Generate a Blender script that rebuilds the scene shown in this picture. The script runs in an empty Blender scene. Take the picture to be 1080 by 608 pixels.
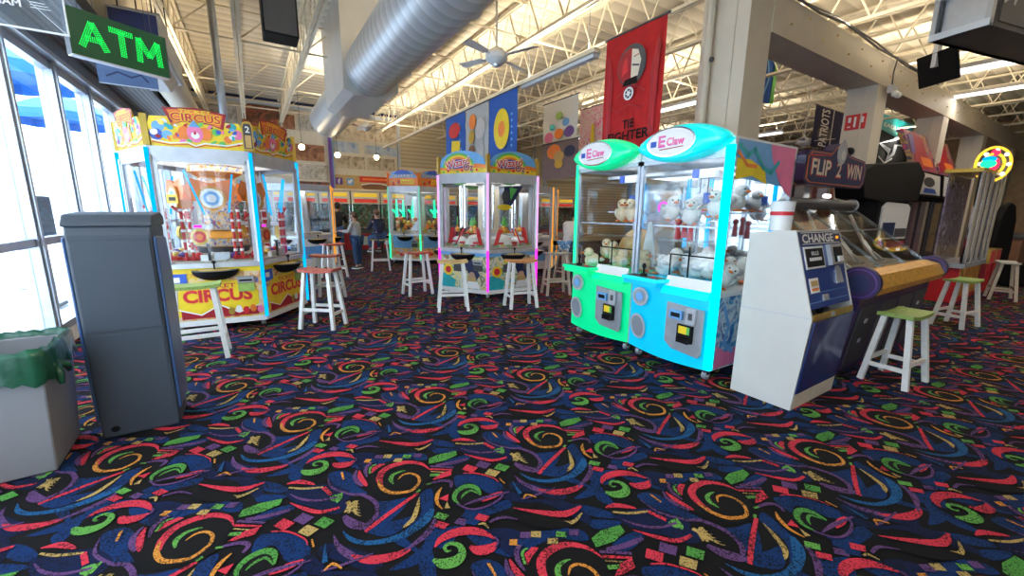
import bpy, math, random, json
from mathutils import Vector, Matrix
random.seed(11)
PI = math.pi
COL = bpy.context.scene.collection
R = math.radians

# ---------------------------------------------------------------- materials
MATS = {}
def _mat(name):
    m = bpy.data.materials.new(name); m.use_nodes = True
    nt = m.node_tree; nt.nodes.clear()
    out = nt.nodes.new('ShaderNodeOutputMaterial')
    MATS[name] = m
    return m, nt, out
def rgb(c, k=1.0):
    return (min(1, c[0]*k), min(1, c[1]*k), min(1, c[2]*k), 1)
def pm(name, col, rough=.5, metal=0., var=.08, scale=9., bump=0., coat=0., emit=0., ecol=None, spec=.5):
    m, nt, out = _mat(name)
    b = nt.nodes.new('ShaderNodeBsdfPrincipled')
    tc = nt.nodes.new('ShaderNodeTexCoord')
    n = nt.nodes.new('ShaderNodeTexNoise'); n.inputs['Scale'].default_value = scale; n.inputs['Detail'].default_value = 3
    nt.links.new(tc.outputs['Object'], n.inputs['Vector'])
    r = nt.nodes.new('ShaderNodeValToRGB')
    r.color_ramp.elements[0].position = .3; r.color_ramp.elements[1].position = .7
    r.color_ramp.elements[0].color = rgb(col, 1-var); r.color_ramp.elements[1].color = rgb(col, 1+var)
    nt.links.new(n.outputs['Fac'], r.inputs['Fac']); nt.links.new(r.outputs['Color'], b.inputs['Base Color'])
    b.inputs['Roughness'].default_value = rough; b.inputs['Metallic'].default_value = metal
    b.inputs['Coat Weight'].default_value = coat
    b.inputs['Specular IOR Level'].default_value = spec
    if emit:
        b.inputs['Emission Color'].default_value = rgb(ecol or col); b.inputs['Emission Strength'].default_value = emit
    if bump:
        bp = nt.nodes.new('ShaderNodeBump'); bp.inputs['Strength'].default_value = bump; bp.inputs['Distance'].default_value = .01
        nt.links.new(n.outputs['Fac'], bp.inputs['Height']); nt.links.new(bp.outputs['Normal'], b.inputs['Normal'])
    nt.links.new(b.outputs['BSDF'], out.inputs['Surface'])
    return m
def em(name, col, s):
    m, nt, out = _mat(name)
    e = nt.nodes.new('ShaderNodeEmission'); e.inputs['Color'].default_value = rgb(col); e.inputs['Strength'].default_value = s
    nt.links.new(e.outputs[0], out.inputs['Surface']); return m
def glass(name, tint=(.97, .98, .98), refl=.1, rough=.03, haze=0.0, hcol=(.8,.85,.9)):
    m, nt, out = _mat(name)
    t = nt.nodes.new('ShaderNodeBsdfTransparent'); t.inputs['Color'].default_value = rgb(tint)
    g = nt.nodes.new('ShaderNodeBsdfGlossy'); g.inputs['Roughness'].default_value = rough
    lw = nt.nodes.new('ShaderNodeLayerWeight'); lw.inputs['Blend'].default_value = .5
    pw = nt.nodes.new('ShaderNodeMath'); pw.operation = 'POWER'; pw.inputs[1].default_value = 5.
    ad = nt.nodes.new('ShaderNodeMath'); ad.operation = 'MULTIPLY_ADD'; ad.inputs[1].default_value = .5; ad.inputs[2].default_value = refl*.3
    nt.links.new(lw.outputs['Facing'], pw.inputs[0]); nt.links.new(pw.outputs[0], ad.inputs[0])
    mx = nt.nodes.new('ShaderNodeMixShader')
    nt.links.new(ad.outputs[0], mx.inputs['Fac']); nt.links.new(t.outputs[0], mx.inputs[1]); nt.links.new(g.outputs[0], mx.inputs[2])
    res = mx
    if haze:
        d = nt.nodes.new('ShaderNodeBsdfDiffuse'); d.inputs['Color'].default_value = rgb(hcol)
        m2 = nt.nodes.new('ShaderNodeMixShader'); m2.inputs['Fac'].default_value = haze
        nt.links.new(mx.outputs[0], m2.inputs[1]); nt.links.new(d.outputs[0], m2.inputs[2]); res = m2
    nt.links.new(res.outputs[0], out.inputs['Surface']); return m
def blotch(name, cols, scale=4., rough=.45, emit=0., kind='noise', dist=1.5):
    """printed artwork: procedural patches of several inks"""
    m, nt, out = _mat(name)
    b = nt.nodes.new('ShaderNodeBsdfPrincipled'); b.inputs['Roughness'].default_value = rough
    tc = nt.nodes.new('ShaderNodeTexCoord')
    if kind == 'noise':
        n = nt.nodes.new('ShaderNodeTexNoise'); n.inputs['Scale'].default_value = scale
        n.inputs['Detail'].default_value = 4; n.inputs['Distortion'].default_value = dist
        fac = n.outputs['Fac']
    else:
        n = nt.nodes.new('ShaderNodeTexVoronoi'); n.inputs['Scale'].default_value = scale
        sp = nt.nodes.new('ShaderNodeSeparateColor'); nt.links.new(n.outputs['Color'], sp.inputs[0]); fac = sp.outputs[0]
    nt.links.new(tc.outputs['Object'], n.inputs['Vector'])
    r = nt.nodes.new('ShaderNodeValToRGB'); cr = r.color_ramp
    cr.interpolation = 'LINEAR' if kind == 'noise' else 'CONSTANT'
    k = len(cols)
    lo, hi = (.3, .7) if kind == 'noise' else (0., 1.)
    while len(cr.elements) < k: cr.elements.new(.5)
    for i, c in enumerate(cols):
        cr.elements[i].position = lo+(hi-lo)*i/(k-1 if kind == 'noise' else k)
    for i, c in enumerate(cols): cr.elements[i].color = rgb(c)
    nt.links.new(fac, r.inputs['Fac']); nt.links.new(r.outputs['Color'], b.inputs['Base Color'])
    if emit:
        nt.links.new(r.outputs['Color'], b.inputs['Emission Color']); b.inputs['Emission Strength'].default_value = emit
    nt.links.new(b.outputs['BSDF'], out.inputs['Surface']); return m
def stripes(name, c1, c2, freq, axis='Z', rough=.6, duty=.5, bump=0., metal=0.):
    m, nt, out = _mat(name)
    b = nt.nodes.new('ShaderNodeBsdfPrincipled'); b.inputs['Roughness'].default_value = rough; b.inputs['Metallic'].default_value = metal
    tc = nt.nodes.new('ShaderNodeTexCoord'); sx = nt.nodes.new('ShaderNodeSeparateXYZ')
    nt.links.new(tc.outputs['Object'], sx.inputs[0])
    mu = nt.nodes.new('ShaderNodeMath'); mu.operation = 'MULTIPLY'; mu.inputs[1].default_value = freq
    nt.links.new(sx.outputs[axis], mu.inputs[0])
    fr = nt.nodes.new('ShaderNodeMath'); fr.operation = 'FRACT'; nt.links.new(mu.outputs[0], fr.inputs[0])
    r = nt.nodes.new('ShaderNodeValToRGB'); cr = r.color_ramp
    cr.elements[0].position = 0; cr.elements[0].color = rgb(c1)
    cr.elements[1].position = 1; cr.elements[1].color = rgb(c1)
    e = cr.elements.new(duty); e.color = rgb(c2)
    nt.links.new(fr.outputs[0], r.inputs['Fac']); nt.links.new(r.outputs['Color'], b.inputs['Base Color'])
    if bump:
        bp = nt.nodes.new('ShaderNodeBump'); bp.inputs['Strength'].default_value = bump; bp.inputs['Distance'].default_value = .02
        nt.links.new(r.outputs['Color'], bp.inputs['Height']); nt.links.new(bp.outputs['Normal'], b.inputs['Normal'])
    nt.links.new(b.outputs['BSDF'], out.inputs['Surface']); return m
def carpet_mat(name, col):
    """wool pile: colour speckled with the black ground yarn"""
    m, nt, out = _mat(name)
    b = nt.nodes.new('ShaderNodeBsdfPrincipled'); b.inputs['Roughness'].default_value = .95
    b.inputs['Specular IOR Level'].default_value = .15
    b.inputs['Sheen Weight'].default_value = .015; b.inputs['Sheen Roughness'].default_value = .5
    tc = nt.nodes.new('ShaderNodeTexCoord')
    n = nt.nodes.new('ShaderNodeTexNoise'); n.inputs['Scale'].default_value = 110; n.inputs['Detail'].default_value = 2
    n2 = nt.nodes.new('ShaderNodeTexNoise'); n2.inputs['Scale'].default_value = 7; n2.inputs['Detail'].default_value = 1
    for q in (n, n2): nt.links.new(tc.outputs['Object'], q.inputs['Vector'])
    ad = nt.nodes.new('ShaderNodeMath'); ad.operation = 'MULTIPLY_ADD'; ad.inputs[1].default_value = .35
    nt.links.new(n2.outputs['Fac'], ad.inputs[0]); nt.links.new(n.outputs['Fac'], ad.inputs[2])
    r = nt.nodes.new('ShaderNodeValToRGB'); cr = r.color_ramp
    cr.elements[0].position = .56; cr.elements[0].color = rgb([c*.16+.003 for c in col])
    cr.elements[1].position = .66; cr.elements[1].color = rgb(col)
    nt.links.new(ad.outputs[0], r.inputs['Fac']); nt.links.new(r.outputs['Color'], b.inputs['Base Color'])
    nt.links.new(b.outputs['BSDF'], out.inputs['Surface']); return m
M = MATS

# ---------------------------------------------------------------- mesh builder
class Fr:
    """a flat frame: origin, u (right), v (up), n = outward"""
    def __init__(s, o, u, v):
        s.o = Vector(o); s.u = Vector(u).normalized(); s.v = Vector(v).normalized(); s.n = s.u.cross(s.v)
    def p(s, a, b, c=0.): return s.o+s.u*a+s.v*b+s.n*c
_tx = {}
def text_mesh(body):
    if body in _tx: return _tx[body]
    cu = bpy.data.curves.new('lettering', 'FONT'); cu.body = body; cu.offset = .022; cu.resolution_u = 3
    o = bpy.data.objects.new('lettering', cu); COL.objects.link(o)
    bpy.context.view_layer.update()
    dg = bpy.context.evaluated_depsgraph_get(); e = o.evaluated_get(dg); me = e.to_mesh()
    vs = [(v.co.x, v.co.y) for v in me.vertices]; fs = [tuple(p.vertices) for p in me.polygons]
    e.to_mesh_clear(); bpy.data.objects.remove(o); bpy.data.curves.remove(cu)
    x0 = min(v[0] for v in vs); x1 = max(v[0] for v in vs); y0 = min(v[1] for v in vs); y1 = max(v[1] for v in vs)
    vs = [((x-x0)/(x1-x0)-.5, (y-y0)/(y1-y0)-.5) for x, y in vs]
    _tx[body] = (vs, fs, (x1-x0)/(y1-y0)); return _tx[body]
class MB:
    def __init__(s): s.v = []; s.f = []; s.m = []; s.mats = []; s.T = None
    def mi(s, m):
        if m not in s.mats: s.mats.append(m)
        return s.mats.index(m)
    def add(s, vs, fs, m):
        b = len(s.v)
        if s.T is not None: vs = [s.T @ Vector(v) for v in vs]
        s.v.extend([tuple(v) for v in vs]); k = s.mi(m)
        for f in fs: s.f.append(tuple(b+i for i in f)); s.m.append(k)
        return s
    def box(s, a, b, m):
        x0, y0, z0 = a; x1, y1, z1 = b
        if x0 > x1: x0, x1 = x1, x0
        if y0 > y1: y0, y1 = y1, y0
        if z0 > z1: z0, z1 = z1, z0
        vs = [(x0,y0,z0),(x1,y0,z0),(x1,y1,z0),(x0,y1,z0),(x0,y0,z1),(x1,y0,z1),(x1,y1,z1),(x0,y1,z1)]
        return s.add(vs, [(0,3,2,1),(4,5,6,7),(0,1,5,4),(1,2,6,5),(2,3,7,6),(3,0,4,7)], m)
    def fbox(s, fr, a0, b0, a1, b1, c0, c1, m):
        vs = [fr.p(a,b,c) for c in (c0,c1) for a,b in ((a0,b0),(a1,b0),(a1,b1),(a0,b1))]
        return s.add(vs, [(0,3,2,1),(4,5,6,7),(0,1,5,4),(1,2,6,5),(2,3,7,6),(3,0,4,7)], m)
    def poly(s, fr, pts, c, m, th=0.):
        n = len(pts); vs = [fr.p(a, b, c+th) for a, b in pts]
        if not th: return s.add(vs, [tuple(range(n))], m)
        vs += [fr.p(a, b, c) for a, b in pts]
        fs = [tuple(range(n)), tuple(reversed(range(n, 2*n)))]+[(i, i+n, (i+1) % n+n, (i+1) % n) for i in range(n)]
        return s.add(vs, fs, m)
    def ell(s, fr, cx, cy, rx, ry, c, m, th=0., n=20, rot=0.):
        pts = []
        for i in range(n):
            t = 2*PI*i/n; x = rx*math.cos(t); y = ry*math.sin(t)
            pts.append((cx+x*math.cos(rot)-y*math.sin(rot), cy+x*math.sin(rot)+y*math.cos(rot)))
        return s.poly(fr, pts, c, m, th)
    def strokef(s, fr, pts, w, c, m):
        n = len(pts); P = [Vector(p) for p in pts]
        for i in range(n-1):
            d = (P[i+1]-P[i]); 
            if d.length < 1e-6: continue
            d = d.normalized(); q = Vector((-d.y, d.x))*w/2
            s.poly(fr, [tuple(P[i]-q-d*w*.2), tuple(P[i+1]-q+d*w*.2), tuple(P[i+1]+q+d*w*.2), tuple(P[i]+q-d*w*.2)], c, m)
        return s
    def text(s, fr, body, cx, cy, h, c, m, w=None, rot=0., mirror=False):
        vs, fs, asp = text_mesh(body); w = w or h*asp
        out = []
        for x, y in vs:
            a = (-x if mirror else x)*w; b = y*h
            out.append(fr.p(cx+a*math.cos(rot)-b*math.sin(rot), cy+a*math.sin(rot)+b*math.cos(rot), c))
        return s.add(out, fs, m)
    def textout(s, fr, body, cx, cy, h, c, m, mo, w, k=.07, rot=0.):
        for i in range(8):
            a = i*PI/4; s.text(fr, body, cx+math.cos(a)*h*k, cy+math.sin(a)*h*k, h, c+i*.00005, mo, w=w, rot=rot)
        return s.text(fr, body, cx, cy, h, c+.0012, m, w=w, rot=rot)
    def prism(s, pts, p0, ax1, ax2, ext, m):
        """2D pts in plane (ax1,ax2) at p0, extruded by vector ext"""
        a = Vector(ax1); b = Vector(ax2); o = Vector(p0); e = Vector(ext); n = len(pts)
        vs = [o+a*x+b*y for x, y in pts]; vs += [v+e for v in vs]
        return s.add(vs, [tuple(reversed(range(n))), tuple(range(n, 2*n))]+[(i, (i+1) % n, (i+1) % n+n, i+n) for i in range(n)], m)
    def cyl(s, p0, p1, r0, m, r1=None, n=12, caps=True):
        p0 = Vector(p0); p1 = Vector(p1); r1 = r0 if r1 is None else r1
        d = (p1-p0).normalized(); a = d.orthogonal().normalized(); b = d.cross(a)
        vs = []
        for p, r in ((p0, r0), (p1, r1)):
            for i in range(n):
                t = 2*PI*(i+.5)/n; vs.append(p+a*math.cos(t)*r+b*math.sin(t)*r)
        fs = [(i, (i+1) % n, (i+1) % n+n, i+n) for i in range(n)]
        if caps: fs += [tuple(reversed(range(n))), tuple(range(n, 2*n))]
        return s.add(vs, fs, m)
    def bar(s, p0, p1, w, h, m, up=(0,0,1)):
        p0 = Vector(p0); p1 = Vector(p1); d = (p1-p0).normalized(); u = Vector(up)
        a = d.cross(u)
        if a.length < 1e-4: a = d.cross(Vector((1,0,0)))
        a.normalize(); b = a.cross(d).normalized()
        vs = [p+a*x*w/2+b*y*h/2 for p in (p0, p1) for x, y in ((-1,-1),(1,-1),(1,1),(-1,1))]
        return s.add(vs, [(0,3,2,1),(4,5,6,7),(0,1,5,4),(1,2,6,5),(2,3,7,6),(3,0,4,7)], m)
    def tube(s, path, r, m, n=8, closed=False):
        P = [Vector(p) for p in path]; k = len(P); vs = []; nrm = None
        rr = r if isinstance(r, (list, tuple)) else [r]*k
        for i, p in enumerate(P):
            if closed: d = (P[(i+1) % k]-P[i-1]).normalized()
            else: d = (P[min(i+1, k-1)]-P[max(i-1, 0)]).normalized()
            nrm = d.orthogonal().normalized() if nrm is None else (nrm-d*nrm.dot(d)).normalized()
            b = d.cross(nrm)
            for j in range(n):
                t = 2*PI*j/n; vs.append(p+nrm*math.cos(t)*rr[i]+b*math.sin(t)*rr[i])
        fs = []
        for i in range(k if closed else k-1):
            q = (i+1) % k
            for j in range(n): fs.append((i*n+j, i*n+(j+1) % n, q*n+(j+1) % n, q*n+j))
        if not closed: fs += [tuple(reversed(range(n))), tuple(range((k-1)*n, k*n))]
        return s.add(vs, fs, m)
    def sph(s, c, r, m, nu=14, nv=8, v0=0., v1=1.):
        if not isinstance(r, (tuple, list)): r = (r, r, r)
        vs = []
        for j in range(nv+1):
            ph = PI*(v0+(v1-v0)*j/nv)
            for i in range(nu):
                t = 2*PI*i/nu
                vs.append((c[0]+r[0]*math.sin(ph)*math.cos(t), c[1]+r[1]*math.sin(ph)*math.sin(t), c[2]+r[2]*math.cos(ph)))
        fs = [(j*nu+i, (j+1)*nu+i, (j+1)*nu+(i+1) % nu, j*nu+(i+1) % nu) for j in range(nv) for i in range(nu)]
        return s.add(vs, fs, m)
    def lathe(s, prof, m, c=(0,0,0), n=24):
        vs = []
        for r, z in prof:
            for i in range(n):
                t = 2*PI*i/n; vs.append((c[0]+r*math.cos(t), c[1]+r*math.sin(t), c[2]+z))
        fs = [(j*n+i, j*n+(i+1) % n, (j+1)*n+(i+1) % n, (j+1)*n+i) for j in range(len(prof)-1) for i in range(n)]
        return s.add(vs, fs, m)
    def build(s, name, parent=None, loc=None, rz=0., smooth=False, bevel=0.):
        me = bpy.data.meshes.new(name); me.from_pydata(s.v, [], s.f)
        for m in s.mats: me.materials.append(MATS[m])
        me.polygons.foreach_set('material_index', s.m)
        if smooth: me.polygons.foreach_set('use_smooth', [True]*len(me.polygons))
        me.update(); o = bpy.data.objects.new(name, me); COL.objects.link(o)
        if parent is not None: o.parent = parent
        if loc is not None: o.location = loc
        o.rotation_euler.z = rz
        if smooth == 'auto':
            me.set_sharp_from_angle(angle=R(40))
        if bevel:
            b = o.modifiers.new('bevel', 'BEVEL'); b.width = bevel; b.segments = 2; b.limit_method = 'ANGLE'; b.angle_limit = R(40)
        return o
def tag(o, label=None, cat=None, group=None, kind=None):
    if label: o['label'] = label
    if cat: o['category'] = cat
    if group: o['group'] = group
    if kind: o['kind'] = kind
    return o
def thing(name, label, cat, loc=(0,0,0), rz=0., group=None):
    o = bpy.data.objects.new(name, None); COL.objects.link(o); o.empty_display_size = .1
    o.location = loc; o.rotation_euler = (0, 0, rz)
    return tag(o, label, cat, group)
def structure(o): o['kind'] = 'structure'; return o
def dup(root, loc, rz, label=None, group=None):
    def cp(o, par):
        c = o.copy(); COL.objects.link(c); c.parent = par
        for ch in list(o.children): cp(ch, c)
        return c
    kids = list(root.children)
    r = root.copy(); COL.objects.link(r); r.location = loc; r.rotation_euler = (0, 0, rz)
    for ch in kids: cp(ch, r)
    if label: r['label'] = label
    if group: r['group'] = group
    return r
def smooth_pts(P, closed, sub=4):
    n = len(P); out = []
    rng = range(n) if closed else range(n-1)
    for i in rng:
        if closed: p0, p1, p2, p3 = P[i-1], P[i], P[(i+1) % n], P[(i+2) % n]
        else: p0, p1, p2, p3 = P[max(i-1, 0)], P[i], P[i+1], P[min(i+2, n-1)]
        for k in range(sub):
            t = k/sub
            out.append(tuple(.5*((2*b)+(-a+c)*t+(2*a-5*b+4*c-d)*t*t+(-a+3*b-3*c+d)*t**3) for a, b, c, d in zip(p0, p1, p2, p3)))
    if not closed: out.append(tuple(P[-1]))
    return out

# ---------------------------------------------------------------- palette
cream = (.72, .62, .46)
pm('cream_paint', (.74,.66,.52), .55, var=.05)
pm('ceiling_cream', (.72,.65,.53), .7, var=.08, scale=1.5)
pm('truss_cream', (.78,.70,.54), .5)
pm('change_white', (.60,.585,.55), .45, var=.03, scale=4)
pm('pillar_paint', (.66,.60,.50), .55, var=.04, scale=3)
pm('grey_metal', (.42,.44,.47), .45, .6)
pm('silver', (.62,.64,.68), .35, .55)
pm('alu', (.55,.59,.65), .32, .8, var=.05)
pm('chrome', (.8,.8,.82), .12, 1.)
pm('white_plastic', (.78,.79,.80), .4, var=.03)
pm('white_paint', (.80,.80,.78), .45, var=.06, scale=20)
pm('frame_grey', (.50,.52,.56), .4, .3)
pm('black', (.006,.006,.007), .7, spec=.2)
pm('black_gloss', (.01,.01,.012), .15)
pm('rubber', (.02,.02,.02), .8)
pm('dark_grey', (.06,.062,.07), .5)
pm('red', (.62,.02,.03), .45); pm('deep_red', (.35,.01,.02), .45)
pm('yellow', (.85,.62,.02), .45); pm('orange', (.85,.22,.03), .45); pm('gold', (.62,.42,.08), .3, .6)
pm('green', (.12,.5,.1), .5); pm('lime', (.32,.5,.12), .55, var=.12, scale=14)
pm('blue', (.03,.1,.5), .45); pm('light_blue', (.15,.4,.75), .45); pm('teal', (.02,.4,.45), .45)
pm('navy', (.01,.02,.09), .5); pm('purple', (.12,.05,.3), .45); pm('pink', (.85,.2,.4), .45); pm('magenta', (.7,.05,.4), .45)
pm('white', (.85,.85,.85), .5, var=.02); pm('tan', (.55,.36,.14), .6); pm('brown', (.2,.09,.04), .55)
pm('skin', (.55,.32,.22), .6, var=.05); pm('hair_dark', (.03,.018,.012), .6); pm('hair_brown', (.13,.07,.04), .6)
em('led_cyan', (.0,.42,1.), 1.5); em('led_magenta', (1.,.04,.75), 1.5); em('led_pale_pink', (.9,.45,.95), 1.2)
em('led_green', (.02,1.,.42), 1.6); em('led_orange', (1.,.38,.03), 1.1); em('led_aqua', (0.,.95,1.), 1.8); em('led_pale_green', (.25,.85,.6), .7)
em('led_yellow', (1.,.62,.05), 1.6); em('led_red', (1.,.03,.08), 2.2)
em('led_warm', (1.,.5,.1), 1.5); pm('marq_red', (.7,.05,.03), .5, emit=.4); pm('marq_yellow', (.85,.55,.04), .5, emit=.5)
em('lamp_white', (1.,.96,.88), 14.); em('lamp_dim', (1., .98, .95), 1.0); em('lamp_soft', (1., .98, .95), 2.5); em('bulb', (1.,.78,.45), 40.); em('led_sign_green', (.01,1.,.12), 1.6)
glass('glass'); glass('window_glass', (.93,.97,1.), .1, .02); glass('acrylic', (.8,.86,.9), .35, .05, .08)
glass('hazy_glass', (.93,.95,.97), .35, .06, .05)

# ================================================================ THE SETTING
CW = (Vector((.84441,-.0913,.52786)), Vector((-.53559,-.16313,.82857)), Vector((.01046,-.98237,-.18665)))  # camera axes, rows = world x,y,z
cam = bpy.data.cameras.new('camera'); co = bpy.data.objects.new('camera', cam); COL.objects.link(co)
cam.sensor_width = 36; cam.lens = 425/1080*36; cam.clip_start = .05; cam.clip_end = 300
right = Vector((CW[0][0], CW[1][0], CW[2][0])); down = Vector((CW[0][1], CW[1][1], CW[2][1])); fw = Vector((CW[0][2], CW[1][2], CW[2][2]))
mt = Matrix((right, -down, -fw)).transposed().to_4x4(); mt.translation = (0, 0, 1.5)
co.matrix_world = mt; bpy.context.scene.camera = co

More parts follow.
